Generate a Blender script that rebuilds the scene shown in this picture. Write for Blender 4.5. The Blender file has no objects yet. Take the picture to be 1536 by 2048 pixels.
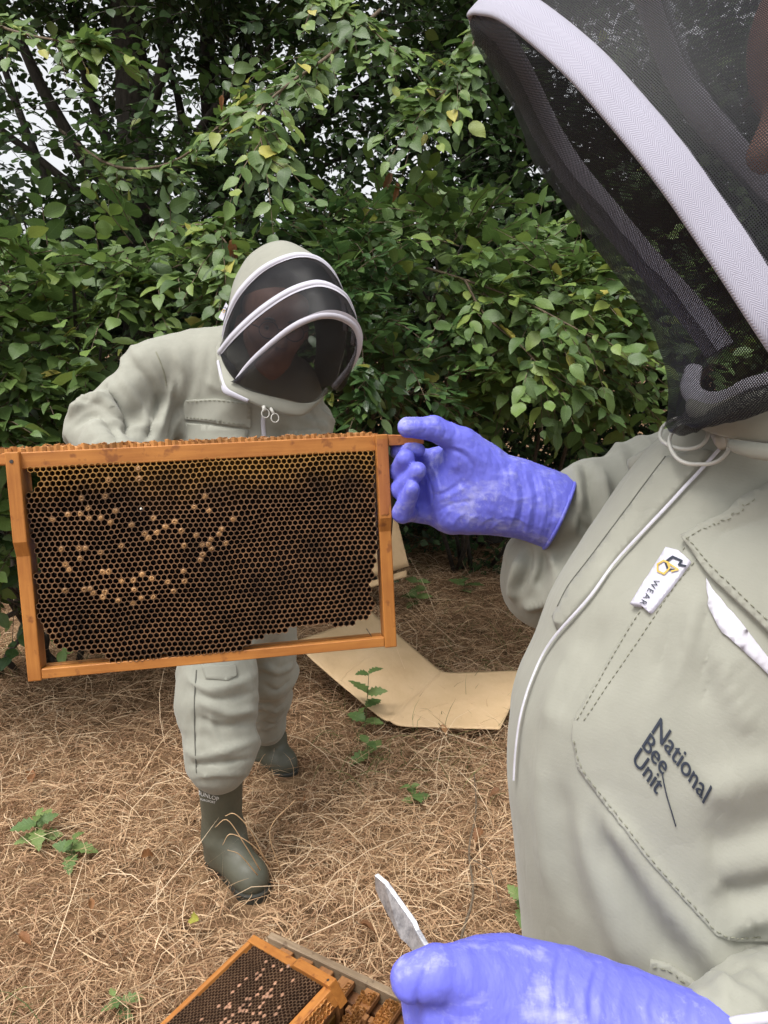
import bpy, math, random
import numpy as np
from mathutils import Vector, Matrix
from mathutils.bvhtree import BVHTree
from mathutils.geometry import delaunay_2d_cdt

scene = bpy.context.scene
COL = scene.collection

# ------------------------------------------------------------------ camera, sky, sun, exposure
PITCH = math.radians(12.0)
CAMZ = 1.5
FPX = 1538.0
cam_data = bpy.data.cameras.new('camera')
cam_data.sensor_fit = 'HORIZONTAL'
cam_data.sensor_width = 36.0
cam_data.lens = 36.0 * FPX / 1536.0
cam_data.clip_start = 0.02
cam_data.clip_end = 600.0
cam = bpy.data.objects.new('camera', cam_data)
COL.objects.link(cam)
cam.location = (0, 0, CAMZ)
cam.rotation_euler = (math.radians(90) - PITCH, 0, 0)
scene.camera = cam

SUN_EL, SUN_AZ = math.radians(66), math.radians(222)      # azimuth: clockwise from +Y; behind the camera, a bit left
world = bpy.data.worlds.new('World')
scene.world = world
world.use_nodes = True
wn = world.node_tree
wn.nodes.clear()
w_out = wn.nodes.new('ShaderNodeOutputWorld')
w_bg = wn.nodes.new('ShaderNodeBackground')
w_hs = wn.nodes.new('ShaderNodeHueSaturation')
w_sky = wn.nodes.new('ShaderNodeTexSky')
w_sky.sky_type = 'NISHITA'
w_sky.sun_disc = False
w_sky.sun_elevation = SUN_EL
w_sky.sun_rotation = SUN_AZ
w_sky.air_density = 1.0
w_sky.dust_density = 5.0
w_hs.inputs['Saturation'].default_value = 0.12             # thin overcast
w_bg.inputs['Strength'].default_value = 0.15
wn.links.new(w_sky.outputs[0], w_hs.inputs['Color'])
wn.links.new(w_hs.outputs[0], w_bg.inputs['Color'])
wn.links.new(w_bg.outputs[0], w_out.inputs['Surface'])

sun_data = bpy.data.lights.new('sun', 'SUN')
sun_data.energy = 1.1
sun_data.angle = math.radians(22)
sun_data.color = (1.0, 0.96, 0.9)
sun = bpy.data.objects.new('sun', sun_data)
COL.objects.link(sun)
sd = Vector((math.sin(SUN_AZ) * math.cos(SUN_EL), math.cos(SUN_AZ) * math.cos(SUN_EL), math.sin(SUN_EL)))
sun.rotation_euler = sd.to_track_quat('Z', 'Y').to_euler()
sun.location = (0, 0, 12)

vs = scene.view_settings
vs.view_transform = 'Standard'
vs.look = 'None'
vs.gamma = 1.0
vs.use_curve_mapping = False
vs.exposure = 0.92
scene.cycles.max_bounces = 6
scene.cycles.transparent_max_bounces = 24
scene.cycles.use_denoising = True

# ------------------------------------------------------------------ helpers: view geometry
CP, SP = math.cos(PITCH), math.sin(PITCH)
CAM = np.array([0, 0, CAMZ]); AR = np.array([1.0, 0, 0])
AF = np.array([0, CP, -SP]); AU = np.array([0, SP, CP])
def P(px, py, d):
    """a point in the world: the place seen at photograph pixel (px, py), d metres ahead"""
    return CAM + d * ((px - 768) / FPX * AR + (1024 - py) / FPX * AU + AF)
def cvec(x, u, d):
    return x * AR + u * AU + d * AF
def ray(px, py):
    v = (px - 768) / FPX * AR + (1024 - py) / FPX * AU + AF
    return v / np.linalg.norm(v)
def G(px, py, z=0.0):
    v = (px - 768) / FPX * AR + (1024 - py) / FPX * AU + AF
    return CAM + v * ((z - CAMZ) / v[2])
def project(p):
    q = np.asarray(p) - CAM
    d = q @ AF
    return 768 + FPX * (q @ AR) / d, 1024 - FPX * (q @ AU) / d, d
def norm(v):
    v = np.asarray(v, float)
    return v / np.maximum(np.linalg.norm(v, axis=-1, keepdims=True), 1e-12)

# ------------------------------------------------------------------ helpers: noise
def vnoise(p, seed=0):
    p = np.asarray(p, float)
    i = np.floor(p).astype(np.int64); f = p - i
    f = f * f * (3 - 2 * f)
    def h(ix, iy, iz):
        n = (ix * 73856093) ^ (iy * 19349663) ^ (iz * 83492791) ^ (seed * 2654435761)
        n = (n ^ (n >> 13)) * 1274126177
        n = n & 0x7fffffff
        n = ((n ^ (n >> 15)) * 2246822519) & 0x7fffffff
        return n / 0x7fffffff * 2 - 1
    r = 0
    for a in (0, 1):
        for b in (0, 1):
            for c in (0, 1):
                w = (f[..., 0] if a else 1 - f[..., 0]) * (f[..., 1] if b else 1 - f[..., 1]) * (f[..., 2] if c else 1 - f[..., 2])
                r = r + w * h(i[..., 0] + a, i[..., 1] + b, i[..., 2] + c)
    return r
def fbm(p, o=3, seed=0):
    p = np.asarray(p, float)
    return sum(vnoise(p * 2.03 ** k, seed + k) * 0.5 ** k for k in range(o))

# ------------------------------------------------------------------ helpers: objects
def mesh_data(name, verts, faces, smooth=True, uv=None, attr=None, midx=None):
    m = bpy.data.meshes.new(name)
    verts = np.asarray(verts, np.float32).reshape(-1, 3)
    if isinstance(faces, np.ndarray) and faces.ndim == 2:
        n, k = faces.shape
        loops = faces.astype(np.int32).ravel()
        starts = (np.arange(n) * k).astype(np.int32)
        tot = np.full(n, k, np.int32)
    else:
        tot = np.array([len(f) for f in faces], np.int32)
        n = len(faces)
        loops = np.array([i for f in faces for i in f], np.int32)
        starts = np.concatenate(([0], np.cumsum(tot)[:-1])).astype(np.int32) if n else np.zeros(0, np.int32)
    m.vertices.add(len(verts)); m.vertices.foreach_set('co', verts.ravel())
    m.loops.add(len(loops)); m.loops.foreach_set('vertex_index', loops)
    m.polygons.add(n)
    m.polygons.foreach_set('loop_start', starts)
    m.polygons.foreach_set('loop_total', tot)
    m.polygons.foreach_set('use_smooth', np.full(n, bool(smooth)))
    if midx is not None:
        m.polygons.foreach_set('material_index', np.asarray(midx, np.int32))
    if uv is not None:
        l = m.uv_layers.new(name='UVMap')
        l.data.foreach_set('uv', np.asarray(uv, np.float32)[loops].ravel())
    if attr is not None:
        for k_, v in attr.items():
            a = m.attributes.new(k_, 'FLOAT', 'POINT')
            a.data.foreach_set('value', np.asarray(v, np.float32))
    m.update(calc_edges=True)
    return m
def tag(o, label=None, cat=None, group=None, kind=None):
    if label: o['label'] = label
    if cat: o['category'] = cat
    if group: o['group'] = group
    if kind: o['kind'] = kind
    return o
def link(name, data, parent=None):
    o = bpy.data.objects.new(name, data)
    COL.objects.link(o)
    if parent is not None:
        o.parent = parent
        if parent.type == 'EMPTY' and parent.get('_world'):
            o.matrix_parent_inverse = Matrix.Translation(-Vector(parent.location))
    return o
def obj(name, verts, faces, mat, parent=None, smooth=True, **kw):
    m = mesh_data(name, verts, faces, smooth, **kw)
    for mm in (mat if isinstance(mat, (list, tuple)) else [mat]):
        m.materials.append(mm)
    return link(name, m, parent)
def thing(name, base, label, cat, group=None, world_coords=True):
    """an Empty at the thing's base; its parts are given in world coordinates"""
    o = bpy.data.objects.new(name, None)
    o.empty_display_size = 0.05
    COL.objects.link(o)
    o.location = Vector(base)
    if world_coords: o['_world'] = 1
    return tag(o, label, cat, group)

class MB:
    """collects shapes for one mesh"""
    def __init__(s): s.v, s.f, s.m, s.n = [], [], [], 0
    def add(s, v, f, mi=0):
        v = np.asarray(v, float).reshape(-1, 3)
        s.v.append(v)
        for q in f:
            s.f.append([int(i) + s.n for i in q]); s.m.append(mi)
        s.n += len(v)
    def box(s, lo, hi, bev=0.0, mi=0):
        v, f = box_geo(lo, hi, bev); s.add(v, f, mi)
    def tube(s, pts, rad, seg=8, mi=0, caps=True):
        v, f = tube_geo(pts, rad, seg, caps); s.add(v, f, mi)
    def build(s, name, mat, parent=None, smooth=True):
        return obj(name, np.concatenate(s.v), s.f, mat, parent, smooth, midx=s.m)
def box_geo(lo, hi, bev=0.0):
    lo = np.array(lo, float); hi = np.array(hi, float)
    if bev <= 0:
        v = [[(lo, hi)[i >> a & 1][a] for a in range(3)] for i in range(8)]
        f = [(0, 2, 3, 1), (4, 5, 7, 6), (0, 1, 5, 4), (2, 6, 7, 3), (0, 4, 6, 2), (1, 3, 7, 5)]
        return np.array(v), f
    v = []; idx = {}
    for i in range(8):
        for a in range(3):
            p = [(lo, hi)[i >> k & 1][k] for k in range(3)]
            for k in range(3):
                if k != a: p[k] += bev if not (i >> k & 1) else -bev
            idx[(i, a)] = len(v); v.append(p)
    f = []
    for a in range(3):
        b, c = (a + 1) % 3, (a + 2) % 3
        for s_ in (0, 1):
            q = [s_ << a, s_ << a | 1 << b, s_ << a | 1 << b | 1 << c, s_ << a | 1 << c]
            f.append([idx[(i, a)] for i in (q if s_ else q[::-1])])
    for a in range(3):
        b, c = (a + 1) % 3, (a + 2) % 3
        for sb in (0, 1):
            for sc in (0, 1):
                i0 = sb << b | sc << c; i1 = i0 | 1 << a
                q = [idx[(i0, b)], idx[(i1, b)], idx[(i1, c)], idx[(i0, c)]]
                f.append(q if (sb ^ sc) else q[::-1])
    for i in range(8):
        t = [idx[(i, 0)], idx[(i, 1)], idx[(i, 2)]]
        par = bin(i).count('1') % 2
        f.append(t if par else t[::-1])
    return np.array(v), f
def catmull(pts, n):
    pts = np.asarray(pts, float)
    q = np.concatenate(([2 * pts[0] - pts[1]], pts, [2 * pts[-1] - pts[-2]]))
    t = np.linspace(0, len(pts) - 1, n)
    i = np.minimum(t.astype(int), len(pts) - 2); u = (t - i)[:, None]
    a, b, c, d = q[i], q[i + 1], q[i + 2], q[i + 3]
    return 0.5 * (2 * b + (c - a) * u + (2 * a - 5 * b + 4 * c - d) * u ** 2 + (3 * b - a - 3 * c + d) * u ** 3)
def frames_along(pts):
    pts = np.asarray(pts, float)
    t = norm(np.gradient(pts, axis=0))
    a = np.array([0, 0, 1.0]) if abs(t[0][2]) < 0.9 else np.array([1.0, 0, 0])
    n = norm(np.cross(t[0], a)); ns = [n]
    for i in range(1, len(t)):
        n = n - t[i] * (n @ t[i]); n = norm(n); ns.append(n)
    ns = np.array(ns)
    return t, ns, np.cross(t, ns)
def tube_geo(pts, rad, seg=8, caps=True, wob=None):
    pts = np.asarray(pts, float); n = len(pts)
    rad = np.broadcast_to(np.asarray(rad, float), (n,)) if np.ndim(rad) < 2 else np.asarray(rad)
    t, a, b = frames_along(pts)
    th = np.linspace(0, 2 * math.pi, seg, endpoint=False)
    R = np.broadcast_to(rad[:, None], (n, seg)) if rad.ndim == 1 else rad
    v = pts[:, None] + R[..., None] * (np.cos(th)[None, :, None] * a[:, None] + np.sin(th)[None, :, None] * b[:, None])
    v = v.reshape(-1, 3)
    i = np.arange(n - 1)[:, None] * seg; j = np.arange(seg)[None]; j2 = (j + 1) % seg
    f = np.stack([i + j, i + j2, i + seg + j2, i + seg + j], -1).reshape(-1, 4).tolist()
    if caps:
        f.append(list(range(seg))[::-1]); f.append([(n - 1) * seg + k for k in range(seg)])
    return v, f
def grid_faces(nu, nv, wrap=False):
    i = np.arange(nu - 1)[:, None]; j = np.arange(nv if wrap else nv - 1)[None]
    j2 = (j + 1) % nv
    return np.stack([i * nv + j, i * nv + j2, (i + 1) * nv + j2, (i + 1) * nv + j], -1).reshape(-1, 4)
def vert_normals(v, f):
    f = np.asarray(f)
    n = np.zeros_like(v)
    a = np.cross(v[f[:, 2]] - v[f[:, 0]], v[f[:, -1]] - v[f[:, 1]] if f.shape[1] == 4 else v[f[:, 1]] - v[f[:, 0]])
    if f.shape[1] == 3: a = -a
    for k in range(f.shape[1]): np.add.at(n, f[:, k], a)
    return norm(n)

# ------------------------------------------------------------------ helpers: bodies from blended round cones
def smin(a, b, k):
    h = np.clip(0.5 + 0.5 * (b - a) / k, 0, 1)
    return b * (1 - h) + a * h - k * h * (1 - h)
def cone_sdf(p, a, b, r1, r2, flat=None):
    a = np.asarray(a, float); b = np.asarray(b, float)
    ab = b - a
    t = np.clip(((p - a) @ ab) / max(ab @ ab, 1e-12), 0, 1)
    q = p - a - t[:, None] * ab
    if flat is not None:
        nrm, s = flat
        nrm = norm(nrm)
        q = q + (q @ nrm)[:, None] * nrm * (s - 1)
    return np.sqrt((q * q).sum(1)) - (r1 + (r2 - r1) * t)
def ell_sdf(p, c, ax, r):
    q = (p - np.asarray(c)) @ np.asarray(ax).T / np.asarray(r)
    k = np.sqrt((q * q).sum(1))
    return (k - 1) * min(r)
def surface_nets(f, lo, hi, h):
    lo = np.asarray(lo, float); hi = np.asarray(hi, float)
    n = np.ceil((hi - lo) / h).astype(int) + 1
    ax = [lo[i] + h * np.arange(n[i]) for i in range(3)]
    V = np.empty(n)
    for i in range(n[0]):
        Gp = np.stack(np.meshgrid(ax[0][i:i + 1], ax[1], ax[2], indexing='ij'), -1).reshape(-1, 3)
        V[i] = f(Gp).reshape(n[1], n[2])
    m = n - 1
    acc = np.zeros(tuple(m) + (3,)); cnt = np.zeros(tuple(m))
    S = V < 0
    faces = []
    for a in range(3):
        b, c = (a + 1) % 3, (a + 2) % 3
        for ob in (0, 1):
            for oc in (0, 1):
                s0 = [None] * 3; s1 = [None] * 3
                s0[a] = slice(0, m[a]); s1[a] = slice(1, m[a] + 1)
                s0[b] = s1[b] = slice(ob, ob + m[b]); s0[c] = s1[c] = slice(oc, oc + m[c])
                v0 = V[tuple(s0)]; v1 = V[tuple(s1)]
                cr = (v0 < 0) != (v1 < 0)
                t = np.where(cr, v0 / np.where(cr, v0 - v1, 1), 0)
                acc[..., a] += np.where(cr, t, 0); acc[..., b] += cr * ob; acc[..., c] += cr * oc
                cnt += cr
    idx = -np.ones(tuple(m), int)
    act = cnt > 0
    idx[act] = np.arange(act.sum())
    base = np.stack(np.nonzero(act), -1)
    verts = lo + h * (base + acc[act] / cnt[act][:, None])
    for a in range(3):
        b, c = (a + 1) % 3, (a + 2) % 3
        s0 = [slice(1, n[k] - 1) for k in range(3)]; s1 = list(s0)
        s0[a] = slice(0, n[a] - 1); s1[a] = slice(1, n[a])
        A = S[tuple(s0)]; B = S[tuple(s1)]
        e = np.stack(np.nonzero(A != B), -1)
        if not len(e): continue
        off = np.ones(3, int); off[a] = 0
        e = e + off
        flip = ~A[A != B]
        def ci(db, dc):
            q = e.copy(); q[:, b] += db; q[:, c] += dc
            return idx[q[:, 0], q[:, 1], q[:, 2]]
        q = np.stack([ci(-1, -1), ci(0, -1), ci(0, 0), ci(-1, 0)], -1)
        q[flip] = q[flip][:, ::-1]
        faces.append(q)
    F_ = np.concatenate(faces)
    return verts, F_[(F_ >= 0).all(1)]
def relax(v, f, it=2, lam=0.5):
    f = np.asarray(f); e = np.concatenate([f[:, [k, (k + 1) % f.shape[1]]] for k in range(f.shape[1])])
    deg = np.bincount(e.ravel(), minlength=len(v))[:, None].astype(float)
    for _ in range(it):
        s = np.zeros_like(v)
        for k in range(3):
            s[:, k] = np.bincount(e[:, 0], v[e[:, 1], k], len(v)) + np.bincount(e[:, 1], v[e[:, 0], k], len(v))
        v = v + lam * (s / np.maximum(deg, 1) - v)
    return v
def body(prims, h, k=0.02, pad=0.02, it=2):
    """prims: (a, b, r1, r2[, flat[, k]]); blended in order into one closed surface"""
    pts = np.array([q for p in prims for q in (p[0], p[1])]); rr = max(max(p[2], p[3]) for p in prims)
    lo = np.min([np.minimum(np.asarray(p[0]) - p[2], np.asarray(p[1]) - p[3]) for p in prims], 0) - pad
    hi = np.max([np.maximum(np.asarray(p[0]) + p[2], np.asarray(p[1]) + p[3]) for p in prims], 0) + pad
    def f(x):
        d = None
        for p in prims:
            q = cone_sdf(x, p[0], p[1], p[2], p[3], p[4] if len(p) > 4 else None)
            d = q if d is None else smin(d, q, p[5] if len(p) > 5 else k)
        return d
    v, fc = surface_nets(f, lo, hi, h)
    return relax(v, fc, it), fc
def ridge(v, line, width, amp, n=None, sharp=1.0):
    """how far each vertex is pushed out by a fold that follows a polyline"""
    line = np.asarray(line, float); best = np.full(len(v), 1e9); tt = np.zeros(len(v))
    L = len(line) - 1
    for i in range(L):
        a, b = line[i], line[i + 1]; ab = b - a
        t = np.clip(((v - a) @ ab) / max(ab @ ab, 1e-12), 0, 1)
        d = np.linalg.norm(v - a - t[:, None] * ab, axis=1)
        m = d < best; best[m] = d[m]; tt[m] = (i + t[m]) / L
    fade = np.clip(np.sin(math.pi * np.clip(tt * 0.9 + 0.05, 0, 1)) * 1.6, 0, 1)
    return amp * np.exp(-(best / width) ** 2 * sharp) * fade
def limb_wrinkles(v, a, b, r, freq, amp, twist, seed, ends=.12):
    """ring-like creases round a sleeve or trouser leg that runs from a to b"""
    a = np.asarray(a, float); b = np.asarray(b, float); L = np.linalg.norm(b - a); d = (b - a) / L
    s = ((v - a) @ d); q = v - a - s[:, None] * d; rad = np.linalg.norm(q, axis=1)
    e = norm(np.cross(d, [0.31, 0.2, 0.9])); g = np.cross(d, e); c, sn = (q @ e) / np.maximum(rad, 1e-6), (q @ g) / np.maximum(rad, 1e-6)
    t = s / L
    m = np.clip((t + ends) / ends, 0, 1) * np.clip((1 + ends - t) / ends, 0, 1) * np.clip((1.9 * r - rad) / (.4 * r), 0, 1)
    k = np.stack([s * freq + twist * c, c * 1.1 + s * freq * .15, sn * 1.1], -1)
    w = 1 - 2.6 * np.abs(vnoise(k, seed)); w2 = vnoise(k * 2.1 + 5, seed + 3)
    return amp * m * (w + .35 * w2)
class Skin:
    """a surface that details can be laid on"""
    def __init__(s, v, f): s.b = BVHTree.FromPolygons([tuple(q) for q in v], [tuple(int(i) for i in q) for q in f])
    def hit(s, px, py, off=0.0, origin=None):
        d = ray(px, py)
        h = s.b.ray_cast(Vector(CAM), Vector(d))
        if h[0] is None:
            h = s.b.find_nearest(Vector(P(px, py, 0.6)))
        n = np.array(h[1]);
        if n @ d > 0: n = -n
        return np.array(h[0]) + n * off, n
    def near(s, p, off=0.0):
        h = s.b.find_nearest(Vector(p)); return np.array(h[0]) + np.array(h[1]) * off, np.array(h[1])
def fold_px(v, f, n, items):
    """pushes folds and creases into a body along polylines that lie on its visible side"""
    S = Skin(v, f); dz = np.zeros(len(v))
    for q, w_, a_ in items:
        l = catmull(np.array([(a, b, 0) for a, b in q], float), 14)
        dz += ridge(v, [S.hit(a, b)[0] for a, b, _ in l], w_, a_)
    return v + n * dz[:, None]
def densify(poly, step, closed=True):
    out = []; n = len(poly)
    for i in range(n if closed else n - 1):
        a = np.array(poly[i], float); b = np.array(poly[(i + 1) % n], float)
        k = max(1, int(np.linalg.norm(b - a) / step))
        for j in range(k): out.append(a + (b - a) * j / k)
    if not closed: out.append(np.array(poly[-1], float))
    return out
def patch(skin, poly, off, mat, name, parent, step=14, edge=0.0, lift=None):
    """a piece of cloth of the outline poly (photograph pixels) laid on a skin and standing off it by off"""
    pb = densify(poly, step); nb = len(pb)
    lo = np.min(pb, 0); hi = np.max(pb, 0)
    pin = [(x, y) for x in np.arange(lo[0] + step / 2, hi[0], step) for y in np.arange(lo[1] + step / 2, hi[1], step)]
    vs2 = [Vector((float(a), float(b))) for a, b in pb] + [Vector((float(a), float(b))) for a, b in pin]
    ed = [(i, (i + 1) % nb) for i in range(nb)]
    r = delaunay_2d_cdt(vs2, ed, [], 1, 0.01)
    V2, E2, F2 = r[0], r[1], r[2]
    top = []; bot = []
    for q in V2:
        o_ = off if lift is None else off + lift(q[0], q[1])
        p, n = skin.hit(q[0], q[1]); top.append(p + n * o_); bot.append(p - n * 0.003)
    cnt = {}
    for f in F2:
        for i in range(len(f)):
            e = (f[i], f[(i + 1) % len(f)]); cnt[e] = cnt.get(e, 0) + 1
    bound = [e for e in cnt if (e[1], e[0]) not in cnt]
    n0 = len(top)
    # pixel y points down, so the triangles come out mirrored
    F = [tuple(f)[::-1] for f in F2]; F += [(a, b, b + n0, a + n0) for a, b in bound]
    return obj(name, np.array(top + bot), F, mat, parent, True)
def strip_on(skin, line, width, off, mat, name, parent, n=80, thick=0.0015, round_=True):
    """a tape or cord along a pixel polyline laid on a skin"""
    l = catmull(np.array([(a, b, 0) for a, b in line]), n)
    pts = []; nr = []
    for q in l:
        p, nn = skin.hit(q[0], q[1]); pts.append(p + nn * off); nr.append(nn)
    pts = np.array(pts); nr = norm(np.array(nr))
    for _ in range(3):
        pts[1:-1] = (pts[:-2] + 2 * pts[1:-1] + pts[2:]) / 4; nr[1:-1] = norm(nr[:-2] + 2 * nr[1:-1] + nr[2:])
    t = norm(np.gradient(pts, axis=0)); s = norm(np.cross(t, nr))
    prof = [(-1, -0.6), (-0.8, 0.5), (-0.35, 1), (0.35, 1), (0.8, 0.5), (1, -0.6)]
    v = np.stack([pts + s * (a * width / 2) + nr * (b * thick) for a, b in prof], 1).reshape(-1, 3)
    return obj(name, v, grid_faces(n, len(prof)), mat, parent, True)
def stitches(skin, line, off, mat, parent, dash=0.004, gap=0.003, r=0.0004, name='stitching'):
    l = catmull(np.array([(a, b, 0) for a, b in line]), 120)
    pts = np.array([skin.hit(q[0], q[1], off)[0] for q in l])
    s = np.concatenate(([0], np.cumsum(np.linalg.norm(np.diff(pts, axis=0), axis=1))))
    mb = MB(); x = 0
    while x + dash < s[-1]:
        q = np.array([[np.interp(x + k * dash / 2, s, pts[:, c]) for c in range(3)] for k in range(3)])
        mb.tube(q, [r * 0.6, r, r * 0.6], 5); x += dash + gap
    return mb.build(name, mat, parent)
def text_geo(body_, size=1.0, extrude=0.0, spacing=1.0):
    c = bpy.data.curves.new('t', 'FONT'); c.body = body_; c.size = size; c.extrude = extrude; c.space_character = spacing
    c.resolution_u = 4
    o = bpy.data.objects.new('t', c); COL.objects.link(o)
    dg = bpy.context.evaluated_depsgraph_get()
    m = bpy.data.meshes.new_from_object(o.evaluated_get(dg))
    v = np.array([tuple(x.co) for x in m.vertices]); f = [tuple(p.vertices) for p in m.polygons]
    bpy.data.objects.remove(o); bpy.data.curves.remove(c); bpy.data.meshes.remove(m)
    return v, f

# ------------------------------------------------------------------ helpers: materials
def nn(nt, t, **kw):
    n = nt.nodes.new(t)
    for k, v in kw.items():
        if k.startswith('i_'):
            n.inputs[k[2:].replace('_', ' ')].default_value = v
        else:
            setattr(n, k, v)
    return n
def new_mat(name):
    m = bpy.data.materials.new(name); m.use_nodes = True
    nt = m.node_tree; nt.nodes.clear()
    out = nt.nodes.new('ShaderNodeOutputMaterial'); b = nt.nodes.new('ShaderNodeBsdfPrincipled')
    nt.links.new(b.outputs[0], out.inputs['Surface'])
    return m, nt, b, out
def ramp(nt, stops, fac=None):
    r = nt.nodes.new('ShaderNodeValToRGB'); e = r.color_ramp.elements
    while len(e) < len(stops): e.new(0.5)
    for i, (p, c) in enumerate(stops):
        e[i].position = p; e[i].color = (*c, 1)
    if fac is not None: nt.links.new(fac, r.inputs[0])
    return r
def coord(nt, which='Object', scale=(1, 1, 1), rot=(0, 0, 0)):
    t = nt.nodes.new('ShaderNodeTexCoord'); m = nt.nodes.new('ShaderNodeMapping')
    m.inputs['Scale'].default_value = scale; m.inputs['Rotation'].default_value = rot
    nt.links.new(t.outputs[which], m.inputs[0])
    return m.outputs[0]
def noise(nt, vec, scale, detail=4, rough=0.55):
    n = nt.nodes.new('ShaderNodeTexNoise'); n.inputs['Scale'].default_value = scale
    n.inputs['Detail'].default_value = detail; n.inputs['Roughness'].default_value = rough
    if vec is not None: nt.links.new(vec, n.inputs['Vector'])
    return n.outputs[0]
def bump(nt, b, h, strength, dist):
    n = nt.nodes.new('ShaderNodeBump'); n.inputs['Strength'].default_value = strength; n.inputs['Distance'].default_value = dist
    nt.links.new(h, n.inputs['Height'])
    nt.links.new(n.outputs[0], b.inputs['Normal'])
    return n
def math_(nt, op, a, b=None, c=None):
    n = nt.nodes.new('ShaderNodeMath'); n.operation = op
    for i, x in enumerate((a, b, c)):
        if x is None: continue
        if isinstance(x, (int, float)): n.inputs[i].default_value = x
        else: nt.links.new(x, n.inputs[i])
    return n.outputs[0]
def simple(name, c, rough=0.6, metal=0.0, var=0.15, scale=40, spec=0.4, bmp=0.0):
    m, nt, b, o = new_mat(name)
    f = noise(nt, coord(nt), scale)
    d = tuple(x * (1 - var) for x in c); l = tuple(min(1, x * (1 + var)) for x in c)
    r = ramp(nt, [(0.3, d), (0.7, l)], f)
    nt.links.new(r.outputs[0], b.inputs['Base Color'])
    b.inputs['Roughness'].default_value = rough; b.inputs['Metallic'].default_value = metal
    b.inputs['Specular IOR Level'].default_value = spec
    if bmp: bump(nt, b, f, 0.4, bmp)
    return m
def fabric(name, c, wscale=900, wr=0.0025, sc=9.0, soil=0.12):
    m, nt, b, o = new_mat(name)
    co = coord(nt)
    f = noise(nt, co, 5, 5); g = noise(nt, co, 60, 4)
    mx = math_(nt, 'MULTIPLY_ADD', g, 0.35, math_(nt, 'MULTIPLY', f, 0.65))
    r = ramp(nt, [(0.3, tuple(x * (1 - soil) for x in c)), (0.7, tuple(x * (1 + soil * 0.6) for x in c))], mx)
    nt.links.new(r.outputs[0], b.inputs['Base Color'])
    b.inputs['Roughness'].default_value = 0.85; b.inputs['Specular IOR Level'].default_value = 0.2
    b.inputs['Sheen Weight'].default_value = 0.15
    wv = nt.nodes.new('ShaderNodeTexWave'); wv.inputs['Scale'].default_value = wscale / 6.283
    wv.inputs['Distortion'].default_value = 1.5; wv.bands_direction = 'DIAGONAL'
    nt.links.new(co, wv.inputs['Vector'])
    fold = noise(nt, coord(nt, scale=(1, 1, 0.35), rot=(0.3, 0.5, 0.2)), sc, 3, 0.5)
    cr = noise(nt, coord(nt, scale=(1, 1, 0.6), rot=(0.2, 0.7, 0.4)), sc * 2.6, 2, 0.5)
    cr = math_(nt, 'MINIMUM', math_(nt, 'ABSOLUTE', math_(nt, 'SUBTRACT', cr, 0.5)), 0.06)
    h = math_(nt, 'MULTIPLY_ADD', wv.outputs['Fac'], 0.006, math_(nt, 'MULTIPLY_ADD', cr, 1.3, math_(nt, 'MULTIPLY_ADD', noise(nt, co, 700, 2), 0.05, fold)))
    bump(nt, b, h, 0.5, wr * 2.0)
    return m
def wood(name, dark, light, axis=0, scale=60, red=None):
    m, nt, b, o = new_mat(name)
    s = [1, 1, 1]; s[axis] = 0.06
    co = coord(nt, scale=s)
    g = noise(nt, co, scale * 3, 6, 0.65)
    big = noise(nt, coord(nt), 22, 4)
    r = ramp(nt, [(0.25, dark), (0.5, tuple((a + c) / 2 for a, c in zip(dark, light))), (0.72, light)], math_(nt, 'MULTIPLY_ADD', big, 0.45, math_(nt, 'MULTIPLY', g, 0.6)))
    blot = ramp(nt, [(0.60, (0, 0, 0)), (0.68, (1, 1, 1))], noise(nt, coord(nt), 70, 3))
    mix = nn(nt, 'ShaderNodeMix', data_type='RGBA')
    nt.links.new(math_(nt, 'MULTIPLY', blot.outputs[0], 0.6), mix.inputs['Factor'])
    nt.links.new(r.outputs[0], mix.inputs['A'])
    mix.inputs['B'].default_value = (*(red or tuple(x * 0.25 for x in dark)), 1)
    nt.links.new(mix.outputs['Result'], b.inputs['Base Color'])
    b.inputs['Roughness'].default_value = 0.55; b.inputs['Specular IOR Level'].default_value = 0.35
    bump(nt, b, g, 0.5, 0.0006)
    return m

# ------------------------------------------------------------------ ground and dry grass
def ground_z(x, y):
    p = np.stack([np.asarray(x, float), np.asarray(y, float), np.zeros_like(np.asarray(x, float))], -1)
    return 0.02 * vnoise(p * 1.3, 5) + 0.012 * vnoise(p * 4.0, 6)
def ground_mat():
    m, nt, b, o = new_mat('dry_soil')
    co = coord(nt)
    f = noise(nt, co, 14, 8, 0.7)
    r = ramp(nt, [(0.3, (0.06, 0.038, 0.022)), (0.5, (0.18, 0.11, 0.06)), (0.72, (0.32, 0.21, 0.12))], f)
    nt.links.new(r.outputs[0], b.inputs['Base Color']); b.inputs['Roughness'].default_value = 1.0
    b.inputs['Specular IOR Level'].default_value = 0.1
    bump(nt, b, noise(nt, co, 60, 6), 0.8, 0.02)
    return m
gx = np.concatenate([[-300, -100, -30, -12], np.linspace(-6, 6, 121), [12, 30, 100, 300]])
gy = np.concatenate([[-300, -100, -30, -8], np.linspace(-2, 10, 121), [16, 40, 100, 300]])
GX, GY = np.meshgrid(gx, gy, indexing='ij')
GZ = np.where((np.abs(GX) < 6.1) & (GY > -2.1) & (GY < 10.1), ground_z(GX, GY), 0.0)
tag(obj('ground', np.stack([GX, GY, GZ], -1).reshape(-1, 3), grid_faces(len(gx), len(gy))[:, ::-1], ground_mat()), kind='structure')

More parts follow.
